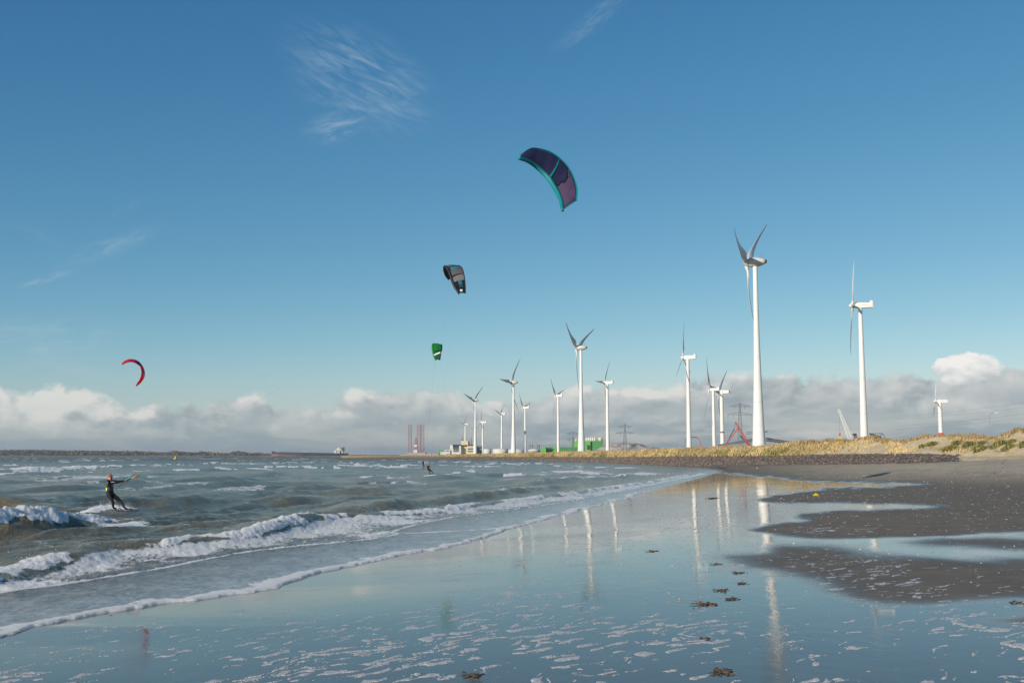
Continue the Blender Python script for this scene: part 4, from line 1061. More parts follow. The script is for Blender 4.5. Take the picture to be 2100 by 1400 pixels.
for i in range(9): x = 1492 + i * 6; put(pbox(MB(), x, x + 2.6, 914, 917, Yd + 30, .5), 'wall_panel', GREYB, root)
# red crane (two booms) and the red pump boom
REDC = mat('crane_red', (.52, .12, .08), .5)
Yd = 900
root = thing('crawler_crane', 'red lattice crane with two crossed booms beside the nearest tower', 'crane', at(1520, 921, Yd))
put(lattice(MB(), at(1541, 921, Yd), at(1508, 865, Yd), 1.9, 1.0, 18, .17), 'boom', REDC, root)
put(lattice(MB(), at(1481, 921, Yd), at(1515, 876, Yd), 1.0, .8, 14, .15), 'back_boom', REDC, root)
put(lattice(MB(), at(1488, 912, Yd + 2), at(1506, 879, Yd + 2), .7, .5, 10, .12), 'mast', DARK, root)
put(MB().tube([at(1508, 865, Yd), at(1506, 878, Yd)], .12, 4), 'hoist_cable', DARK, root)
put(lattice(MB(), at(1541, 916, Yd + 4), at(1518, 893, Yd + 4), 1.0, .8, 8, .16), 'jib', DARK, root)
put(pbox(MB(), 1535, 1546, 915, 925, Yd, 5), 'cab', REDC, root)
Yd = 950
root = thing('concrete_pump', 'thin red pump boom arching behind the turbine tower', 'concrete pump', at(1437, 921, Yd))
put(MB().tube([at(1439, 925, Yd), at(1437, 908, Yd), at(1431, 897, Yd)], [.5, .4, .35], 6), 'lower_boom', REDC, root)
put(MB().tube([at(1431, 897, Yd), at(1418, 895.5, Yd), at(1406, 898.5, Yd)], [.35, .28, .22], 6), 'upper_boom', REDC, root)
put(MB().tube([at(1406, 898.5, Yd), at(1404.5, 910, Yd)], [.2, .14], 6), 'hose', DARK, root)
# white lattice crane, yellow load, excavator arms
Yd = 600
root = thing('lattice_crane', 'white lattice crane boom leaning up left of the dune turbine', 'crane', at(1745, 903, Yd))
put(lattice(MB(), at(1747, 908, Yd), at(1720, 839, Yd), 2.1, .8, 20, .11), 'boom', WHITE, root)
put(lattice(MB(), at(1756, 906, Yd), at(1753, 890, Yd), 1.2, 1.0, 4, .12), 'mast', DARK, root)
put(pbox(MB(), 1750, 1757, 888.5, 892, Yd, 1.5), 'sheave_block', DARK, root)
put(MB().tube([at(1720, 838, Yd), at(1754, 889, Yd)], .03, 4), 'stay_cable', DARK, root)
put(MB().tube([at(1721, 840, Yd), at(1722, 888, Yd)], .035, 4), 'hoist_cable', DARK, root)
put(MB().lathe([(.3, 0), (.5, .6), (.5, 1.4), (.2, 1.8)], 8, at(1722, 893, Yd)), 'hook_block', REDC, root, True)
m = MB(); L_ = at(1718, 900.5, Yd); Rr = at(1726.5, 900.5, Yd); Tp = at(1722, 895, Yd)
m.add([(L_.x, Yd - .3, L_.z), (Rr.x, Yd - .3, L_.z), (Rr.x, Yd - .3, L_.z + .9), (Tp.x + .3, Yd - .3, Tp.z), (Tp.x - .3, Yd - .3, Tp.z), (L_.x, Yd - .3, L_.z + .9), (L_.x, Yd + .3, L_.z), (Rr.x, Yd + .3, L_.z), (Rr.x, Yd + .3, L_.z + .9), (Tp.x + .3, Yd + .3, Tp.z), (Tp.x - .3, Yd + .3, Tp.z), (L_.x, Yd + .3, L_.z + .9)],
      [(0, 1, 2, 3, 4, 5), (11, 10, 9, 8, 7, 6)] + [(i, i + 6, (i + 1) % 6 + 6, (i + 1) % 6) for i in range(6)])
tag(m.build('spreader_beam', YELLOW), 'yellow lifting beam hanging below the white crane boom', 'lifting beam')
root = thing('folded_crane', 'dark folded crane arm low on the dune right of the dune turbine', 'crane', at(1805, 903, Yd))
put(lattice(MB(), at(1783, 889, Yd), at(1806, 897, Yd), .5, .9, 8, .12), 'jib', DARK, root)
put(lattice(MB(), at(1783, 888.5, Yd), at(1809, 888.5, Yd), .12, .12, 3, .07), 'tie_bar', DARK, root)
put(MB().tube([at(1808, 888, Yd), at(1804, 899, Yd), at(1815, 902, Yd)], .22, 5), 'link', DARK, root)
put(MB().tube([at(1809, 888, Yd), at(1818, 900, Yd), at(1806, 896, Yd)], .2, 5), 'link', DARK, root)
put(pbox(MB(), 1787, 1793, 899, 905, Yd, 2), 'cab', DARK, root)
for x in (1795, 1797.2, 1799.4): put(pbox(MB(), x, x + 1.3, 899.2, 901, Yd, 1), 'counterweight', DARK, root)
# lamp posts
def lamp(label, px, yb, yt, Yd, arm):
    b_ = at(px, yb, Yd); t_ = at(px, yt, Yd); H = t_.z - 2.1
    root = thing('street_lamp', label, 'street lamp', (b_.x, Yd, 2.1), 'street lamps')
    MB().tube([(0, 0, 0), (0, 0, H - .8), (arm * .3, 0, H - .2), (arm, 0, H)], [.11, .08, .07, .06], 6).build('pole', STEEL, root)
    MB().box(arm - .1, arm + 1.0 * (1 if arm > 0 else -1), -.16, .16, H - .08, H + .08).build('lamp_head', WHITE, root)
lamp('tall street lamp with a bright head above the dune at the right', 2031, 900, 846, 330, 1.6)
lamp('dark lamp mast standing just right of the red pump boom', 1428, 925, 903, 900, .6)
lamp('thin lamp mast at the end of the gravel heap', 1353, 925, 908, 1300, -.8)
# vehicles behind the dike
root = thing('truck', 'white truck with a round red load in front of the green factory', 'truck', at(1161, 930, 1650))
put(pbox(MB(), 1153, 1157.5, 925.5, 930.5, 1650, 3), 'cab', WALLW, root)
put(MB().tube([at(1157, 928, 1652), at(1160, 926.2, 1652), at(1163, 926.2, 1652), at(1166, 928.5, 1652)], [1.0, 2.0, 2.0, .9], 10), 'drum', REDC, root)
put(pbox(MB(), 1156, 1167, 929.6, 930.6, 1650, 3), 'chassis', WALLW, root)
for x in (1155, 1160, 1165): put(lathe_x([(-.01, .1), (0, .55), (.3, .55), (.31, .1)], 12), 'wheel', DARK, root); 
ww = [c for c in root.children if c.name.startswith('wheel')]
for w__, x in zip(ww, (1155, 1160, 1165)):
    w__.rotation_euler = (0, 0, R(90)); pp = at(x, 930.9, 1649.6) - root.location; w__.location = (pp.x, pp.y - .1, pp.z)
    for v_ in w__.data.vertices: v_.co += root.location
root = thing('van', 'little white van parked right of the red-loaded truck', 'van', at(1175, 930, 1650))
put(pbox(MB(), 1172, 1178.5, 927, 931, 1650, 3), 'body', WALLW, root); put(pbox(MB(), 1172.5, 1174, 927.6, 929, 1650, .1, -.12), 'windscreen', GLASSD, root)

# ================================================================ FAR SHORE
tag(MB().add([(-5200, 4100, .0), (1200, 4100, .0), (1200, 9000, 2.0), (-5200, 9000, 2.0), (-5200, 4112, 1.6), (1200, 4112, 1.6)], [(0, 1, 5, 4), (4, 5, 2, 3)]).build('far_shore', mat('far_shore_grass', (.16, .14, .09), .9, var=.3, scale=.01)), kind='structure')
tops = [(-200, 920), (0, 921), (60, 920.5), (150, 922), (250, 923), (300, 923.8), (330, 926), (350, 925), (352, 922.5), (368, 924), (395, 926), (415, 924), (430, 926), (470, 928), (474, 924.5), (490, 923.5), (500, 925), (512, 928), (530, 926.5), (545, 928.5), (640, 930), (760, 931.5), (900, 932)]
P = []; S = []
for i in range(9000):
    px = -200 + 1050 * random.random() ** 1.25; yt = np.interp(px, [q[0] for q in tops], [q[1] for q in tops]); Yt = random.uniform(4130, 4300)
    zt = (HZ - yt) / F * Yt + 2.4; z = random.random() ** .7 * max(zt - 3, 1.0) * .97
    pt = at(px, 932, Yt); P.append((pt.x, Yt, z + random.uniform(-.8, .8))); S.append(random.uniform(1.8, 4.2) if zt > 8 else random.uniform(1.2, 2.2))
V, Q = scatter_shapes(np.array(P), np.array(S), ico, icof, .45, .8)
tag(mesh_np('distant_wood', V, Q, mat('winter_wood', (.13, .11, .085), .9, var=.4, scale=.06)), 'low brown winter woodland on the far shore', kind='stuff')
# sandbank in front of the tanker
sb = MB(); n_ = 60
for i in range(n_):
    px = 430 + 430 * i / (n_ - 1); h0 = 1.1 * math.exp(-((px - 740) / 60) ** 2) + .35 + .2 * math.sin(i * .9)
    if px < 470: h0 *= (px - 430) / 40
    Ys_ = 1700
    for q, hh in ((0, -.4), (.25, .25), (.5, 1), (1, .9)): pt = at(px, 933, Ys_ + q * 60); sb.v.append((pt.x, pt.y, hh * h0))
for i in range(n_ - 1):
    for j in range(3): sb.f.append((i * 4 + j, (i + 1) * 4 + j, (i + 1) * 4 + j + 1, i * 4 + j + 1))
tag(sb.build('sandbank', mat('bank_sand', (.33, .275, .19), .9, var=.4, scale=.02), None, True), kind='structure')
# dark jetty in front of the wood
jt = MB(); 
for i in range(260): px = 312 + 120 * random.random(); pt = at(px, 934, 2600 + random.uniform(0, 8)); r = random.uniform(.5, 1.1); jt.box(pt.x - r, pt.x + r, pt.y, pt.y + r, -.4, random.uniform(.5, 2.0) * (1 - abs(px - 372) / 75), Matrix.Identity(4))
tag(jt.build('jetty', ROCK), 'dark low rubble jetty in front of the far wood', 'jetty')
# buoy
b0 = at(359.5, 939.5, 700); root = thing('buoy', 'yellow channel buoy tilting on the water at the far left', 'buoy', (b0.x, 700, 0)); root.rotation_euler = (0, R(12), 0)
MB().lathe([(.2, -.5), (1.0, -.2), (1.05, .5), (.7, .7)], 16).build('float', YELLOW, root, True); MB().lathe([(.55, .7), (.35, 2.0)], 12).build('tower', YELLOW, root, True); MB().lathe([(.05, 2.0), (.3, 2.2), (.3, 2.5), (.05, 2.7)], 10).build('lantern', DARK, root, True)
# tanker
Yd = 3900
root = thing('tanker', 'long dark blue tanker with a white bridge at the stern', 'ship', at(636, 934, Yd))
HULL = mat('hull_blue', (.025, .035, .06), .5); RBOOT = mat('boot_red', (.27, .13, .11), .7)
x0, x1 = at(557, 930, Yd).x, at(714, 930, Yd).x; L_ = x1 - x0
def hullmesh(za, zb_, inset=0.0):
    m = MB(); n_ = 30
    for i in range(n_):
        q = i / (n_ - 1); w = 20 * min(1, (q / .10) ** .55 if q > 0 else 0) * min(1, .55 + (1 - q) / .12 * .45)
        x = x0 + L_ * q
        za_, zb2 = za(q), zb_(q)
        fl = 1 if za_ > 1 else .9
        m.v += [(x + (3 if q == 0 and za_ < 6 else 0), Yd - w * fl - .2, za_), (x, Yd - w - .2, zb2), (x, Yd + w + .2, zb2), (x, Yd + w * fl + .2, za_)]
    for i in range(n_ - 1):
        for j in range(4): m.f.append((i * 4 + j, (i + 1) * 4 + j, (i + 1) * 4 + (j + 1) % 4, i * 4 + (j + 1) % 4))
    m.f += [(0, 1, 2, 3), tuple((n_ - 1) * 4 + j for j in (3, 2, 1, 0))]
    return m
put(hullmesh(lambda q: 5.5 * max(0, 1 - q * 2.0) + .3, lambda q: 13.5 - q * 4.5 + (2.2 if q < .05 else 0)), 'hull', HULL, root)
put(hullmesh(lambda q: -1.0, lambda q: 5.5 * max(0, 1 - q * 2.0) + .28), 'boot', RBOOT, root)
put(MB().tube([(x0 - 2, Yd, 1.5), (x0 + 9, Yd, 1.0)], [2.0, 3.2], 10), 'bulb', RBOOT, root)
for xa, xb, yt, yb, m_, nm in ((685, 690, 923, 930, WALLW, 'superstructure'), (689, 700, 920.5, 930, WALLW, 'superstructure'), (692, 696.5, 918, 920.5, WALLW, 'bridge'), (701, 704.5, 917, 924, DARK, 'funnel'), (697, 703, 924, 930, GREYB, 'engine_casing')):
    put(pbox(MB(), xa, xb, yt, yb, Yd, 24, -12), nm, m_, root)
for yy in (922.6, 924.6, 926.6): put(pbox(MB(), 690, 699.5, yy, yy + .6, Yd, .6, -12.6), 'window_band', GLASSD, root)
put(MB().tube([at(566, 927, Yd), at(566.3, 919.5, Yd)], .5, 5), 'foremast', WALLW, root); put(MB().tube([at(693.5, 918, Yd), at(693.7, 913.5, Yd)], .4, 5), 'radar_mast', WALLW, root)
for x in (624, 627.5, 631.5): put(MB().tube([at(x, 929, Yd - 6), at(x, 925, Yd - 6)], .5, 5), 'deck_crane', WALLW, root)
put(MB().tube([at(623, 925, Yd - 6), at(633, 925, Yd - 6)], .35, 5), 'manifold', WALLW, root)
put(MB().tube([at(575, 926.6, Yd), at(684, 929, Yd)], .6, 6), 'deck_pipe', DARK, root)

# ================================================================ KITES
def cat_rom(P, n):
    """resample a list of Vectors to n points through a Catmull-Rom spline"""
    out_ = []; m = len(P) - 1
    for i in range(n):
        t_ = i / (n - 1) * m; k_ = min(int(t_), m - 1); f_ = t_ - k_
        p0, p1, p2, p3 = P[max(k_ - 1, 0)], P[k_], P[k_ + 1], P[min(k_ + 2, m)]
        out_.append(.5 * ((2 * p1) + (p2 - p0) * f_ + (2 * p0 - 5 * p1 + 4 * p2 - p3) * f_ ** 2 + (3 * p1 - p0 - 3 * p2 + p3) * f_ ** 3))
    return out_
def cloth(name, col, tr=.45, rough=.5):
    m = mat(name, col, rough, var=.10, scale=1.2, trans=tr); return m
def kite(label, Lp, Rp, away, rad, cells, le_mat, te_mat, struts, strut_mat, camber=.10, te_r=.03, span=40, chord=12):
    """a tube kite: Lp leading edge, Rp trailing edge (world), cells(i, j) -> material index name"""
    L = cat_rom(Lp, span + 1); Rr_ = cat_rom(Rp, span + 1)
    c = sum(L, Vector()) / len(L)
    root = tag(empty('kite', c), label, 'kite', 'kites in the air')
    grid = []
    for i in range(span + 1):
        row = []
        wv = math.sin(math.pi * min(1, max(0, i / span)))
        for j in range(chord + 1):
            q = j / chord; p = L[i].lerp(Rr_[i], q)
            ch = (Rr_[i] - L[i]).length
            rip = .012 * ch * math.sin(i * math.pi / 2.5) * q * (1 - q) * 4
            row.append(p + away * (camber * ch * math.sin(math.pi * q ** .75) * (.3 + .7 * wv) + rip) - c)
        grid.append(row)
    groups = {}
    for i in range(span):
        for j in range(chord): groups.setdefault(cells((i + .5) / span, (j + .5) / chord), []).append((i, j))
    th = away.normalized() * .012
    for (pname, m_, plabel), qs in groups.items():
        mb = MB(); idx = {}
        def vid(i, j, s_):
            if (i, j, s_) not in idx: idx[(i, j, s_)] = len(mb.v); mb.v.append(tuple(grid[i][j] + th * s_))
            return idx[(i, j, s_)]
        st = set(qs)
        for i, j in qs:
            mb.f.append((vid(i, j, 0), vid(i + 1, j, 0), vid(i + 1, j + 1, 0), vid(i, j + 1, 0)))
            mb.f.append((vid(i, j + 1, 1), vid(i + 1, j + 1, 1), vid(i + 1, j, 1), vid(i, j, 1)))
            for (di, dj, a_, b_) in ((-1, 0, (i, j), (i, j + 1)), (1, 0, (i + 1, j + 1), (i + 1, j)), (0, -1, (i + 1, j), (i, j)), (0, 1, (i, j + 1), (i + 1, j + 1))):
                if (i + di, j + dj) not in st: mb.f.append((vid(*a_, 0), vid(*b_, 0), vid(*b_, 1), vid(*a_, 1)))
        o = mb.build(pname, m_, root, True)
        if plabel: o['label'] = plabel
    MB().tube([p - c - away * rad * .5 for p in L], [rad * (.35 + .65 * math.sin(math.pi * (.06 + .88 * i / span)) ** .6) for i in range(span + 1)], 10).build('leading_edge', le_mat, root, True)
    if te_r: MB().tube([p - c for p in Rr_], te_r, 6).build('trailing_edge', te_mat, root, True)
    for s_ in struts:
        i = int(round(s_ * span)); MB().tube([grid[i][j] - away * .05 for j in range(chord + 1)], [rad * (.6 - .35 * j / chord) for j in range(chord + 1)], 8).build('strut', strut_mat, root, True)
    root['c'] = 0; del root['c']
    return root, grid, c, L, Rr_
LINEM = mat('line_grey', (.25, .25, .26), .6)
def lines(root, ends, hand, r=.004):
    for e_ in ends:
        mid = (e_ + hand) / 2 + Vector((0, 0, -.15))
        m = MB().tube([hand - root.location, mid - root.location, e_ - root.location], r, 4); m.build('kite_line', LINEM, root)
z1 = lambda x, y, Y: at(1040 + x / 8.235, 280 + y / 8.235, Y)
TEAL = cloth('teal_cloth', (.012, .30, .32), .35); PURP = cloth('dark_purple_cloth', (.050, .045, .105), .35); LIT_PURP = cloth('sunlit_purple_cloth', (.17, .11, .20), .4); BLACKC = cloth('black_cloth', (.02, .02, .022), .2)
Y0 = 58
Lp = [z1(207, 362, Y0 + .2), z1(330, 392, Y0 + .7), z1(470, 472, Y0 + 1.2), z1(600, 585, Y0 + 1.4), z1(720, 705, Y0 + 1.3), z1(820, 865, Y0 + 1.0), z1(890, 998, Y0 + .5), z1(930, 1115, Y0 - .1), z1(948, 1238, Y0 - .8)]
Rp = [z1(222, 318, Y0 + .7), z1(400, 203, Y0 + 1.8), z1(560, 213, Y0 + 2.6), z1(725, 263, Y0 + 3.1), z1(890, 368, Y0 + 3.3), z1(1015, 490, Y0 + 3.1), z1(1120, 680, Y0 + 2.4), z1(1178, 880, Y0 + 1.5), z1(1168, 1085, Y0 + .4)]
away = Vector((.55, .5, .65)).normalized()
def cells1(i, j):
    if j > .93 and i > .05: return ('trailing_band', TEAL, None)
    if i > .965: return ('wing_tip', TEAL, None)
    if i < .03: return ('upper_wing_tip', TEAL, None)
    if i > .60 + .10 * math.sin(math.pi * j): return ('canopy_panel', LIT_PURP, 'sunlit lower canopy, its purple painted paler')  # purple canopy past the shadow line, sunlight put into the cloth colour
    return ('canopy_panel', PURP, 'dark purple upper panel')
kroot, kg, kc, kL, kR = kite('large teal-edged purple kite, highest in the sky', Lp, Rp, away, .13, cells1, TEAL, TEAL, (.5,), TEAL, camber=.10, te_r=.035)
# the square emblem printed on the upper panel
def emb(quad, inner):
    m = MB()
    def pt(a_, b_):
        i, j = a_ * 40, b_ * 12; i0, j0 = int(i), int(j); fi, fj = i - i0, j - j0
        p = kg[i0][j0] * (1 - fi) * (1 - fj) + kg[i0 + 1][j0] * fi * (1 - fj) + kg[i0][j0 + 1] * (1 - fi) * fj + kg[i0 + 1][j0 + 1] * fi * fj
        return p - away * .03
    for a_, b_ in zip(quad, quad[1:] + quad[:1]): m.tube([pt(a_[0] + (b_[0] - a_[0]) * q, a_[1] + (b_[1] - a_[1]) * q) for q in np.linspace(0, 1, 6)], .016, 4)
    for seg_ in inner: m.tube([pt(*q) for q in seg_], .022, 4)
    return m
emb([(.21, .42), (.27, .82), (.41, .80), (.37, .40)], [((.265, .52), (.29, .70)), ((.29, .70), (.335, .69)), ((.265, .52), (.31, .51)), ((.31, .51), (.335, .69)), ((.28, .62), (.325, .60))]).build('emblem', BLACKC, kroot, False)
for a_ in ((.10, .55), (.12, .75), (.15, .5)): emb([(a_[0], a_[1]), (a_[0] + .01, a_[1] + .14), (a_[0] + .03, a_[1] + .13), (a_[0] + .02, a_[1])], []).build('emblem', BLACKC, kroot, False)

# second kite: grey with black tips
z2 = lambda x, y, Y: at(860 + x / 6.087, 530 + y / 6.087, Y)
Y0 = 146
GREYC = cloth('grey_cloth', (.17, .155, .155), .35); GREYL = cloth('light_grey_cloth', (.30, .29, .29), .35); TEAL2 = cloth('blue_green_cloth', (.05, .24, .30), .35)
Lp = [z2(500, 432, Y0 - 1.6), z2(448, 350, Y0 - 1.2), z2(414, 270, Y0 - .8), z2(385, 180, Y0 - .3), z2(355, 115, Y0 + .3), z2(322, 95, Y0 + 1.0), z2(318, 135, Y0 + 1.9), z2(336, 200, Y0 + 2.5), z2(372, 255, Y0 + 2.9)]
Rp = [z2(574, 434, Y0 - 1.3), z2(572, 330, Y0 - .6), z2(561, 225, Y0 - .1), z2(541, 140, Y0 + .4), z2(516, 102, Y0 + 1.0), z2(470, 90, Y0 + 1.7), z2(420, 150, Y0 + 2.6), z2(400, 215, Y0 + 3.1), z2(398, 270, Y0 + 3.3)]
def cells2(i, j):
    if i < .09: return ('wing_tip', BLACKC, None)
    if i < .21: return ('canopy_panel', TEAL2, 'blue-green square near the lower tip') if .35 < j < .75 else ('canopy_panel', BLACKC, 'black lower panel')
    if i < .30: return ('canopy_panel', GREYL, 'light grey panel')
    if .40 < i < .50 and .1 < j < .85: return ('canopy_panel', TEAL2, 'blue-green square near the lower tip')
    if i > .64: return ('canopy_panel', BLACKC, 'black lower panel')
    return ('canopy_panel', GREYC, 'grey upper panel')
k2, g2, c2_, L2_, R2_ = kite('grey and black kite with blue-green squares, below the big purple one', Lp, Rp, Vector((.35, .1, .6)).normalized() * -1 * -1, .20, cells2, BLACKC, BLACKC, (.12, .3, .5), BLACKC, camber=.12, te_r=.07)
m = MB()
for x in (517, 532):
    p0, p1 = z2(x, 412, Y0 - 2.3) - k2.location, z2(x, 390, Y0 - 2.2) - k2.location; m.tube([p0, p1], .09, 5)
    q0 = z2(x - 6, 392, Y0 - 2.25) - k2.location; m.tube([p1, q0], .08, 5)
m.build('number', mat('white_print', (.8, .8, .8), .6), k2)

# third kite: green
z3 = lambda x, y, Y: at(860 + x / 6.087, 530 + y / 6.087, Y)
Y0 = 218
GRN = cloth('green_cloth', (.02, .30, .05), .45); GRN2 = cloth('mint_cloth', (.05, .30, .15), .4); DGRN = cloth('dark_green_cloth', (.01, .06, .025), .3)
Lp = [z3(208, 1258, Y0 - 1.8), z3(190, 1222, Y0 - 1.3), z3(178, 1170, Y0 - .6), z3(170, 1110, Y0), z3(172, 1070, Y0 + .8), z3(186, 1066, Y0 + 1.8), z3(200, 1100, Y0 + 2.6), z3(205, 1140, Y0 + 3.2)]
Rp = [z3(255, 1266, Y0 - 1.6), z3(263, 1215, Y0 - .9), z3(269, 1160, Y0 - .2), z3(274, 1110, Y0 + .5), z3(272, 1074, Y0 + 1.2), z3(281, 1084, Y0 + 2.2), z3(281, 1120, Y0 + 3.0), z3(276, 1155, Y0 + 3.6)]
def cells3(i, j):
    if i < .05: return ('wing_tip', DGRN, None)
    h_ = (math.sin(i * 90 + j * 7) + math.sin(j * 19 - i * 37) + math.sin(i * 41 + j * 31)) > .1
    if i < .27: return ('canopy_panel', DGRN, 'dark patterned lower panel') if h_ else ('canopy_panel', GRN2, 'mint patches in the dark pattern')
    if i < .33 and h_: return ('canopy_panel', DGRN, 'dark patterned lower panel')
    if i > .64: return ('canopy_panel', DGRN, 'dark patterned lower panel')
    return ('canopy_panel', GRN, 'bright green upper panel')
k3, g3, c3_, L3_, R3_ = kite('small bright green kite with a dark patterned tip', Lp, Rp, Vector((.1, -.2, .5)).normalized(), .24, cells3, GRN, DGRN, (.3,), DGRN, camber=.10, te_r=.10)
m = MB(); wp = mat('white_print_cloth', (.8, .8, .78), .6)
for i in range(7):
    xa = 190 + i * 10.5; ya = 1212 - i * 4.6; pa = z3(xa, ya, Y0 - 3.2) - k3.location; pb = z3(xa + 2, ya - 13, Y0 - 3.1) - k3.location; m.tube([pa, pb], .16, 5)
    pc = z3(xa + 7, ya - 3 - (i % 2) * 9, Y0 - 3.2) - k3.location; m.tube([pa if i % 2 else pb, pc], .12, 4)
m.build('lettering', wp, k3)

# fourth kite: red, seen edge-on
z4 = lambda x, y, Y: at(230 + x / 15.556, 720 + y / 15.556, Y)
Y0 = 105
outp = [(308, 402), (400, 312), (560, 257), (720, 272), (860, 345), (962, 470), (1022, 600), (1034, 740), (1005, 860), (900, 1010), (772, 1108)]
inp = [(322, 424), (432, 362), (562, 325), (700, 335), (815, 392), (898, 465), (945, 600), (945, 740), (898, 895), (820, 1005), (764, 1104)]
Lp = [z4(*q, Y0 - 1.0 + .25 * min(i, 10 - i)) for i, q in enumerate(inp)]
Rp = [z4(*q, Y0 + .3 + .30 * min(i, 10 - i)) for i, q in enumerate(outp)]
REDK = cloth('red_cloth', (.85, .02, .07), .55); DREDK = cloth('dark_red_cloth', (.45, .01, .05), .5); NAVYK = cloth('plum_cloth', (.16, .02, .09), .4)
def cells4(i, j): return ('canopy_panel', NAVYK, 'plum middle panel') if .36 < i < .52 else ('canopy_panel', DREDK, 'dark red strip') if (j < .35 and .55 < i < .9) else ('canopy_panel', REDK, None)
k4, g4, c4_, L4_, R4_ = kite('thin red kite curled like a crescent over the sea at the left', Lp, Rp, Vector((.6, 0, .6)).normalized(), .055, cells4, REDK, REDK, (.62, .8), REDK, camber=.05, te_r=.03)

# ================================================================ KITESURFERS
def add_skin(name, joints, edges, rad, mats, cls, parent, sub=2):
    """one continuous body grown round a skeleton"""
    me = bpy.data.meshes.new(name); names = list(joints); idx = {k_: i for i, k_ in enumerate(names)}
    me.from_pydata([tuple(joints[k_]) for k_ in names], [(idx[a_], idx[b_]) for a_, b_ in edges], []); me.update()
    o = bpy.data.objects.new(name, me); COL.objects.link(o)
    md = o.modifiers.new('skin', 'SKIN'); md.use_smooth_shade = True
    for k_ in names:
        sv = me.skin_vertices[0].data[idx[k_]]; r = rad[k_]; sv.radius = r if isinstance(r, tuple) else (r, r)
    me.skin_vertices[0].data[idx['pelvis']].use_root = True
    ss = o.modifiers.new('sub', 'SUBSURF'); ss.levels = sub; ss.render_levels = sub
    dg = bpy.context.evaluated_depsgraph_get(); dg.update()
    m2 = bpy.data.meshes.new_from_object(o.evaluated_get(dg)); o.modifiers.clear(); o.data = m2; bpy.data.meshes.remove(me)
    m2.materials.clear()
    for m_ in mats: m2.materials.append(m_)
    J = [(Vector(joints[k_]), cls.get(k_, 0)) for k_ in names]
    for p in m2.polygons:
        c_ = p.center; p.material_index = min(J, key=lambda q: (q[0] - c_).length)[1]; p.use_smooth = True
    o.parent = parent
    return o
SKIN = mat('skin', (.52, .27, .19), .5, var=.08, scale=8); SUIT = mat('black_wetsuit', (.016, .016, .018), .32, var=.3, scale=6, bump=.3, bscale=14); HAIR = mat('short_fair_hair', (.26, .13, .08), .8)
SUIT2 = mat('dark_red_wetsuit', (.05, .012, .012), .4); SUIT3 = mat('blue_black_wetsuit', (.012, .022, .035), .4); BOARD = mat('dark_board', (.03, .03, .035), .35)
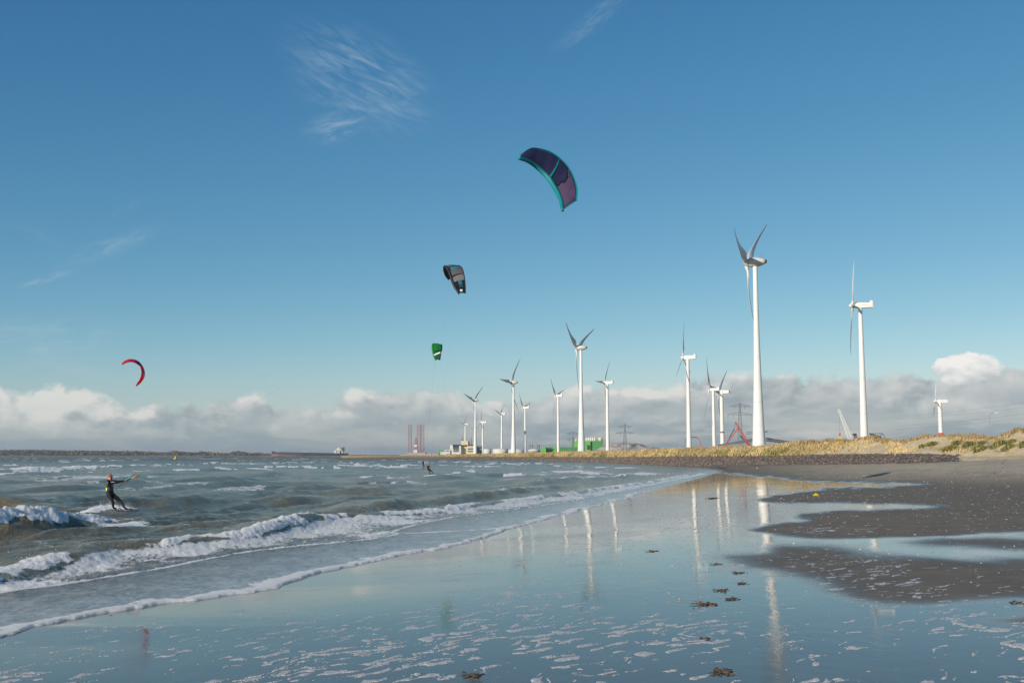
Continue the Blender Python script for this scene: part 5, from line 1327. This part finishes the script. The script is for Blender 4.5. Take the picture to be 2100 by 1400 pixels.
def surfer(label, fz, sc, J, suit, hair=True, sub=2, extra=None, hang=None):
    """J: joints in picture coordinates + depth offset; fz turns them into places"""
    Pw = {k_: fz(*q) for k_, q in J.items()}
    base = Pw['pelvis'].copy(); base.z = 0
    root = tag(empty('person', base), label, 'person', 'kitesurfers on the water')
    P_ = {k_: q - base for k_, q in Pw.items()}
    hd = P_['head']; up = (P_['crown'] - P_['neck']).normalized(); face = Vector((.75, .45, -.05)).normalized(); sd = face.cross(up).normalized()
    P_['nose'] = hd + face * .125 * sc - up * .01 * sc; P_['brow'] = hd + face * .075 * sc + up * .035 * sc
    P_['chin'] = hd + face * .07 * sc - up * .085 * sc
    P_['ear_l'] = hd + sd * .10 * sc; P_['ear_r'] = hd - sd * .10 * sc
    E_ = [('pelvis', 'waist'), ('waist', 'chest'), ('chest', 'neck'), ('neck', 'head'), ('head', 'crown'), ('head', 'nose'), ('head', 'chin'), ('head', 'ear_l'), ('head', 'ear_r')]
    P_.pop('brow')
    rad = dict(pelvis=(.135 * sc, .115 * sc), waist=(.145 * sc, .125 * sc), chest=(.185 * sc, .15 * sc), neck=.06 * sc, head=.088 * sc, crown=.07 * sc, nose=.018 * sc, chin=.045 * sc, ear_l=.022 * sc, ear_r=.022 * sc)
    cls = dict(neck=1, head=1, crown=1, nose=1, chin=1, ear_l=1, ear_r=1)
    for s_ in 'lr':
        E_ += [('chest', 'sh_' + s_), ('sh_' + s_, 'el_' + s_), ('el_' + s_, 'wr_' + s_), ('wr_' + s_, 'ha_' + s_), ('pelvis', 'hip_' + s_), ('hip_' + s_, 'kn_' + s_), ('kn_' + s_, 'an_' + s_), ('an_' + s_, 'toe_' + s_)]
        P_['toe_' + s_] = P_['an_' + s_] + Vector((.10, .13, -.06)) * sc
        rad.update({'sh_' + s_: .078 * sc, 'el_' + s_: .055 * sc, 'wr_' + s_: .032 * sc, 'ha_' + s_: .036 * sc, 'hip_' + s_: .108 * sc, 'kn_' + s_: .07 * sc, 'an_' + s_: .042 * sc, 'toe_' + s_: .035 * sc})
        cls['ha_' + s_] = 1; cls['toe_' + s_] = 1
    body = add_skin('body', P_, E_, rad, [suit, SKIN], cls, root, sub)
    # five bent fingers on each hand, closed round the bar, joined into the body mesh
    bm = bmesh.new(); bm.from_mesh(body.data)
    for s_ in 'lr':
        h_ = P_['ha_' + s_]; d = (h_ - P_['wr_' + s_]).normalized(); a_ = d.cross(Vector((0, 0, 1))).normalized(); n_ = a_.cross(d).normalized()
        mb = MB()
        for k_, (off, ln, r) in enumerate(((-.032, .062, .0095), (-.011, .070, .0098), (.011, .066, .0096), (.031, .052, .0085), (-.042, .045, .0105))):
            st = h_ + a_ * off * sc + d * (.015 if k_ < 4 else -.03) * sc; dd_ = d if k_ < 4 else (d * .6 - a_ * .5).normalized()
            mb.tube([st, st + dd_ * ln * .55 * sc, st + (dd_ * ln * .75 - n_ * .035) * sc, st + (dd_ * ln * .35 - n_ * .052) * sc], [r * sc, r * sc, r * .9 * sc, r * .75 * sc], 6)
        vs = [bm.verts.new(q) for q in mb.v]
        for f_ in mb.f:
            nf = bm.faces.new([vs[i] for i in f_]); nf.material_index = 1; nf.smooth = True
    bm.to_mesh(body.data); bm.free()
    # short hair: a cap over the back and top of the head
    if hair:
        hb = bmesh.new(); bmesh.ops.create_icosphere(hb, subdivisions=2, radius=.107 * sc)
        for v_ in list(hb.verts):
            if v_.co.dot(face) > .045 * sc and v_.co.dot(up) < .05 * sc: hb.verts.remove(v_)
            elif v_.co.dot(up) < -.06 * sc: hb.verts.remove(v_)
        for v_ in hb.verts: v_.co = v_.co * random.uniform(.97, 1.03) + hd + up * .028 * sc - face * .012 * sc
        hm = bpy.data.meshes.new('hair'); hb.to_mesh(hm); hb.free(); hm.materials.append(HAIR)
        for p in hm.polygons: p.use_smooth = True
        ho = bpy.data.objects.new('hair', hm); COL.objects.link(ho); ho.parent = root
    # harness round the waist
    w_ = P_['waist']; axis = (P_['chest'] - P_['pelvis']).normalized()
    hn = MB(); m_ = axis.to_track_quat('Z', 'Y').to_matrix().to_4x4(); m_.translation = w_
    hn.lathe([(.165 * sc, -.11 * sc), (.175 * sc, -.05 * sc), (.175 * sc, .05 * sc), (.17 * sc, .10 * sc)], 18)
    hn.v = [tuple(m_ @ Vector((x, y * .82, z))) for x, y, z in hn.v]; hn.build('harness', BOARD, root, True)
    return root, P_, base
zs = lambda x, y, d=0.0: at(170 + x / 10, 930 + y / 10, 45.6 + d)
J1 = dict(pelvis=(560, 825), waist=(555, 735), chest=(548, 620), neck=(548, 535), head=(553, 465), crown=(556, 425),
          sh_l=(520, 578, -.15), el_l=(680, 590, -.24), wr_l=(820, 562, -.12), ha_l=(862, 556, -.08), sh_r=(612, 566, .17), el_r=(735, 572, .20), wr_r=(862, 548, .06), ha_r=(905, 545, .05),
          hip_l=(520, 845, -.08), kn_l=(612, 965, -.10), an_l=(622, 1105, -.06), hip_r=(615, 850, .08), kn_r=(765, 965, .12), an_r=(865, 1118, .06))
s1, P1_, b1 = surfer('near rider in a black wetsuit, leaning back on the board at the left', zs, 1.0, J1, SUIT)
m = MB(); pc = zs(478, 722, -.16) - b1; m.add([pc + Vector(v) for v in ((-.015, 0, -.07), (.03, -.02, -.075), (.04, -.02, .0), (.0, 0, .08), (-.02, .02, .04), (-.015, .08, -.07), (.03, .08, -.075), (.04, .08, .0), (.0, .08, .08), (-.02, .08, .04))],
      [(0, 1, 2, 3, 4), (9, 8, 7, 6, 5)] + [(i, i + 5, (i + 1) % 5 + 5, (i + 1) % 5) for i in range(5)]); m.build('back_pad', mat('neon_yellow', (.62, .80, .01), .5), s1)
def board(label, pa, pb, w, parent_loc, up_=.06):
    m = MB(); n_ = 14; d = pb - pa; a_ = Vector((-d.y, d.x, 0)).normalized()
    for i in range(n_):
        q = i / (n_ - 1); c_ = pa + d * q + Vector((0, 0, up_ * (2 * q - 1) ** 2)); ww = w / 2 * (1 - abs(2 * q - 1) ** 5 * .75)
        for s_, z in ((-1, .012), (1, .012), (1, -.012), (-1, -.012)): m.v.append(tuple(c_ + a_ * ww * s_ + Vector((0, 0, z)) - parent_loc))
    for i in range(n_ - 1):
        for j in range(4): m.f.append((i * 4 + j, (i + 1) * 4 + j, (i + 1) * 4 + (j + 1) % 4, i * 4 + (j + 1) % 4))
    m.f += [(3, 2, 1, 0), tuple((n_ - 1) * 4 + j for j in range(4))]
    root = thing('kiteboard', label, 'kiteboard', parent_loc, 'boards under the riders')
    m.build('deck', BOARD, root)
    for q in (.33, .70):
        c_ = pa + d * q - parent_loc; MB().tube([c_ - a_ * .02 + d.normalized() * -.10 + Vector((0, 0, .02)), c_ + Vector((0, 0, .13)), c_ + d.normalized() * .10 + Vector((0, 0, .02))], .02, 6).build('foot_strap', DARK, root)
    return root
pa, pb = zs(560, 1168, -.05), zs(1148, 1188, .1); board('dark twin-tip board under the near rider', pa, pb, .40, (pa + pb) / 2)
# control bar with floats held by the near rider
bp = zs(900, 545, 0); root = thing('control_bar', 'black control bar with orange and teal line floats in the near rider’s hands', 'control bar', bp)
def tb(name, pts, r, m_): mb = MB().tube([zs(*q) - bp for q in pts], r, 8); mb.build(name, m_, root, True)
tb('bar', ((862, 562, -.24), (1000, 502, .26)), .02, DARK); tb('bar_end', ((990, 510, .2), (1010, 498, .3)), .034, ORANGE)
tb('float', ((985, 520, .2), (1060, 478, .24), (1140, 430, .3)), [.018, .032, .026], ORANGE)
tb('float', ((900, 530, -.2), (970, 482, -.18), (1040, 425, -.16)), [.014, .022, .014], mat('teal_foam', (.03, .35, .38), .6))
tb('depower_rope', ((680, 715, 0), (780, 640, 0), (890, 550, 0)), .011, DARK); tb('hook', ((672, 708, 0), (690, 720, 0), (688, 755, 0)), .016, DARK)
hand = zs(1030, 470, 0)
lines(kroot, [kL[0], kL[-1], kL[12], kL[28]], hand, .0013)
# second and third riders
zt = lambda x, y, d=0.0: at(840 + x / 23.34, 930 + y / 23.34, 135 + d)
J2 = dict(pelvis=(900, 735), waist=(893, 680), chest=(895, 610), neck=(893, 565), head=(890, 520), crown=(890, 490),
          sh_l=(850, 590, -.12), el_l=(838, 640, -.3), wr_l=(880, 620, -.4), ha_l=(900, 612, -.42), sh_r=(945, 588, .12), el_r=(985, 600, .05), wr_r=(1000, 570, -.05), ha_r=(1005, 560, -.08),
          hip_l=(880, 750, -.06), kn_l=(962, 815, -.10), an_l=(968, 950, -.06), hip_r=(925, 752, .08), kn_r=(1062, 825, .12), an_r=(1102, 925, .06))
s2, P2_, b2 = surfer('second rider in a dark red suit, knees bent, right of the small far one', zt, 1.0, J2, SUIT2)
pa, pb = zt(900, 985), zt(1160, 955); board('thin dark board below the second rider', pa, pb, .42, (pa + pb) / 2)
zu = lambda x, y, d=0.0: at(840 + x / 23.34, 930 + y / 23.34, 205 + d)
J3 = dict(pelvis=(655, 470), waist=(650, 440), chest=(640, 405), neck=(638, 378), head=(638, 352), crown=(638, 336),
          sh_l=(615, 390, -.12), el_l=(590, 400, -.3), wr_l=(605, 375, -.4), ha_l=(612, 366, -.42), sh_r=(668, 390, .12), el_r=(690, 385, .05), wr_r=(706, 362, -.05), ha_r=(710, 354, -.08),
          hip_l=(645, 480, -.06), kn_l=(650, 545, -.10), an_l=(650, 625, -.06), hip_r=(668, 482, .08), kn_r=(690, 540, .12), an_r=(705, 605, .06))
s3, P3_, b3 = surfer('smallest, farthest rider with a blue-black suit, left of the second one', zu, 1.05, J3, SUIT3)
pa, pb = zu(610, 655), zu(760, 640); board('board under the farthest rider', pa, pb, .45, (pa + pb) / 2)
lines(k2, [L2_[0], L2_[-1]], zt(1005, 560), .004); lines(k3, [L3_[0], L3_[-1]], zu(710, 354), .005)

# spray thrown up along the breakers and at the board
def spray(name, label, centres, n, hgt, smin, smax):
    P = []; S = []
    for _ in range(n):
        px, py, sp, hh = random.choice(centres); x, y = on(px + random.gauss(0, sp), py + random.gauss(0, 1.2), 0.0)
        P.append((x, y + random.gauss(0, .15), abs(random.gauss(0, 1)) * hh * hgt + .05)); S.append(random.uniform(smin, smax))
    V, Q = scatter_shapes(np.array(P), np.array(S), ico, icof, .3, 1.0)
    tag(mesh_np(name, V, Q, mat('spray_white', (.85, .86, .87), .3)), label, kind='stuff')
cs = [(x, np.interp(x, [p[0] for p in A_pts], [p[1] for p in A_pts]), 14, .36) for x in list(range(0, 190, 14)) + list(range(240, 900, 11)) + [880, 890, 900, 880, 890, 900, 1060, 1100, 1180, 1250]]
cs += [(x, np.interp(x, [0, 60, 120, 165], [1089, 1084, 1079, 1069]), 12, .42) for x in range(0, 180, 10)]
spray('sea_spray', 'white droplets thrown up along the breaking waves', cs, 2600, .34, .003, .009)
spray('board_spray', 'white spray round the near rider’s board', [(200 + i * 7, 1047, 6, .28) for i in range(10)] + [(228, 1047, 3, .45)], 1700, .42, .003, .010)

# ================================================================ SMALL THINGS ON THE BEACH
def bz(px, py, z=.7):
    for _ in range(4): x, y = on(px, py, z); z = float(beach_z(np.array([x]), np.array([y]))[0])
    return Vector((x, y, z))
def rock(name, label, cat, px, py, s, m_, flat=.7, group=None):
    p = bz(px, py); b_ = bmesh.new(); bmesh.ops.create_icosphere(b_, subdivisions=2, radius=1)
    for v_ in b_.verts:
        n_ = v_.co.normalized(); v_.co = Vector((n_.x * s[0], n_.y * s[1], n_.z * s[2])) * (1 + .28 * (vn(np.array([n_.x * 2.1 + px]), np.array([n_.y * 2.1 + n_.z * 3]), 3)[0] - .5) * 2)
    me = bpy.data.meshes.new(name); b_.to_mesh(me); b_.free(); me.materials.append(m_)
    o = bpy.data.objects.new(name, me); COL.objects.link(o); o.location = p + Vector((0, 0, s[2] * .55)); tag(o, label, cat, group); return o
rock('boulder', 'white driftwood-pale boulder at the foot of the dark stones', 'boulder', 1778, 951.5, (.42, .35, .24), mat('white_stone', (.66, .62, .56), .8, var=.15))
rock('boulder', 'tan boulder where the dark stones end at the dune', 'boulder', 1954, 946.5, (.30, .3, .26), mat('tan_stone', (.42, .34, .24), .8, var=.2))
rock('stone', 'small white stone on the drained sand left of the white boulder', 'stone', 1642, 954, (.14, .14, .1), mat('small_white_stone', (.60, .58, .54), .8))
rock('stone', 'small pale stone lying out on the drained sand, furthest left', 'stone', 1553, 961, (.12, .12, .09), mat('small_pale_stone', (.58, .56, .52), .8))
WEED = mat('dark_seaweed', (.10, .072, .045), .6, var=.45, scale=20)
def weed(label, px, py, w, n, m_=WEED, h=.03, name='seaweed', cat='seaweed', group='clumps of seaweed'):
    p = bz(px, py); mb = MB()
    for i in range(int(n * .6)):
        a_ = random.gauss(.5, .9); w2 = w * .62; l_ = w2 * random.uniform(.2, .6); c_ = Vector((random.gauss(0, w2 * .42), random.gauss(0, w2 * .55), 0))
        d = Vector((math.cos(a_), math.sin(a_), 0)); pts = [c_ + d * l_ * (q - .5) + Vector((0, 0, .006 + h * .35 * random.random() * (1 - abs(2 * q - 1)))) + Vector((random.gauss(0, .012), random.gauss(0, .012), 0)) for q in (0, .25, .5, .75, 1)]
        mb.tube(pts, [.002, .005, .006, .0045, .002], 5)
    mb.tube([(-w * .5, -w * .6, .004), (0, 0, .005), (w * .5, w * .6, .004)], .004, 5); mb.tube([(-w * .3, w * .5, .005), (0, 0, .006), (w * .3, -w * .5, .005)], .004, 5)
    o = mb.build(name, m_, None, True); o.location = p; tag(o, label, cat, group); return o
for lb, px, py, w, n in (('dark seaweed clump nearest the camera, at the bottom edge', 1482, 1378, .22, 60), ('long brown seaweed clump below the smaller ones', 1450, 1240, .30, 46), ('brown seaweed clump up and right of the long one', 1500, 1228, .22, 30), ('seaweed clump left of the tall tower reflection', 1480, 1210, .2, 26),
                         ('small dark seaweed wisp above the others', 1517, 1174, .2, 22), ('seaweed wisp between the two reflections', 1522, 1196, .18, 18), ('farthest seaweed wisp of the group', 1470, 1157, .22, 22), ('fine dark seaweed scrap at the bottom centre', 970, 1385, .16, 34), ('seaweed tuft in the foam at the lower left of the clumps', 1445, 1310, .14, 20),
                         ('weed scrap in the wet sand at the far right', 2086, 1236, .2, 14), ('seaweed scrap by the left of the tower reflections', 1340, 1130, .3, 16)):
    weed(lb, px, py, w, n)
weed('black heap of weed on the wet sand left of the paired reflections', 1462, 1021.5, .55, 150, WEED, .12)
p = bz(1674, 1016.5); mb = MB()
mb.add([(-.16, 0, .01), (-.05, -.03, .10), (.10, -.02, .05), (.17, .02, .0), (.05, .05, .11), (-.12, .06, .05), (-.02, .0, .14)], [(0, 1, 5), (1, 6, 5), (1, 2, 6), (2, 4, 6), (2, 3, 4), (4, 5, 6), (0, 5, 4, 3), (0, 3, 2, 1)])
o = mb.build('litter', mat('yellow_plastic', (.72, .55, .02), .4)); o.location = p; tag(o, 'crumpled yellow plastic scrap on the drained sand bar', 'litter')
# tide wrack and shells
P = []; S = []
for _ in range(420):
    q = random.random() ** .6; px = 1830 + 290 * q; py = np.interp(px, [1790, 1900, 2000, 2110], [952, 955, 953, 959]) + random.gauss(0, .9)
    b_ = bz(px, py); P.append(tuple(b_)); S.append(random.uniform(.02, .07))
V, Q = scatter_shapes(np.array(P), np.array(S), ico, icof, .5, .5)
tag(mesh_np('tide_wrack', V, Q, WEED), 'dark tide wrack strewn across the pale upper beach', kind='stuff')
P = []; S = []
xs_ = np.array([random.uniform(1.5, 34) for _ in range(1500)]); ys_ = np.array([random.uniform(10, 95) for _ in range(1500)]); zz_ = beach_z(xs_, ys_); dd_, _ = shore(xs_, ys_)
for x, y, z, d_ in zip(xs_, ys_, zz_, dd_):
    if d_ > 6: P.append((x, y, z + .004)); S.append(random.uniform(.006, .018) * (1 + y / 60))
V, Q = scatter_shapes(np.array(P), np.array(S), ico, icof, .4, .45)
tag(mesh_np('shell_fragments', V, Q, mat('shell', (.55, .48, .38), .6)), 'tiny shells and shell fragments on the sand', kind='stuff')

# shrubs on the open dune face
SHRUBM = mat('dune_shrub_leaves', (.16, .16, .055), .8, var=.5, scale=3.0); SHRUB2 = mat('dune_shrub_yellow', (.36, .29, .10), .8, var=.4, scale=3.0)
Gx, Gy = G[..., 0], G[..., 1]; Gpx, Gpy = proj(Gx, Gy, G[..., 2])
shr = [(1912, 913, 9, 5, 'shrub on the dune below the far-right turbine'), (1942, 924, 11, 8, 'slanting green shrub at the foot of the open dune slope'), (1962, 912, 10, 5, 'rounded shrub just left of the twin green ones'), (1983, 915, 11, 6, 'dense dark green shrub, largest rounded one on the slope'), (2005, 925, 15, 8, 'wide green shrub low on the slope'),
       (2014, 911, 7, 3, 'thin wisp of a shrub above the wide green one'), (2040, 920, 8, 12, 'tall slanting green shrub on bare sand'), (2062, 922, 9, 8, 'green shrub at the foot of the slope near the right edge'), (2069, 910, 7, 6, 'dark green shrub high on the slope near the right edge'), (2098, 914, 9, 9, 'green shrub cut by the right edge of the photograph'), (1893, 917, 6, 3, 'small shrub at the left end of the open dune slope')]
for px, py, w, h, lb in shr:
    k_ = int(np.argmin(((Gpx - px) ** 2 + ((Gpy - py) * 2) ** 2)[10:10 + n_g].ravel())); r_, c_ = divmod(k_, G.shape[1]); p = Vector(G[10 + r_, c_])
    sc_ = p.y / F; root = thing('shrub', lb, 'shrub', p, 'shrubs on the dune slope')
    for nm, m_, n_ in (('foliage', SHRUBM, 420), ('pale_foliage', SHRUB2, 110)):
        Pn = np.clip(rng.normal(0, .42, (n_, 3)), -1, 1) * np.array([w * sc_ * .9, w * sc_ * .8, h * sc_ * .95]) + np.array([0, 0, h * sc_ * .5]); Pn[:, 0] += Pn[:, 2] * .9 * (1 if h > w * .6 else .3)
        Pn[:, 2] = np.abs(Pn[:, 2]) * .9
        V, Q, _ = tufts(Pn, rng.uniform(.12, .3, n_), rng.uniform(.2, .4, n_), 4, .7)
        o = mesh_np(nm, V, Q, m_, root)
    MB().tube([(0, 0, -.2), (.05, 0, h * sc_ * .3)], [.05, .03], 6).build('stem', ROCK, root)

print('tris', sum(len(o.data.loop_triangles) if o.data.loop_triangles else sum(len(p.vertices) - 2 for p in o.data.polygons) for o in SC.objects if o.type == 'MESH' and len(o.data.polygons) < 50000) )

# ================================================================ AIR
hm = bpy.data.materials.new('haze_air'); hm.use_nodes = True; t = hm.node_tree
t.nodes.remove(t.nodes['Principled BSDF'])
pv = t.nodes.new('ShaderNodeVolumePrincipled'); pv.inputs['Color'].default_value = (.80, .88, .95, 1); pv.inputs['Density'].default_value = 5.5e-5; pv.inputs['Anisotropy'].default_value = .2
t.links.new(pv.outputs[0], t.nodes['Material Output'].inputs['Volume'])
tag(MB().box(-31000, 31000, -1000, 31000, -2.8, 165).build('haze', hm), 'thin sea haze in the air', kind='stuff')
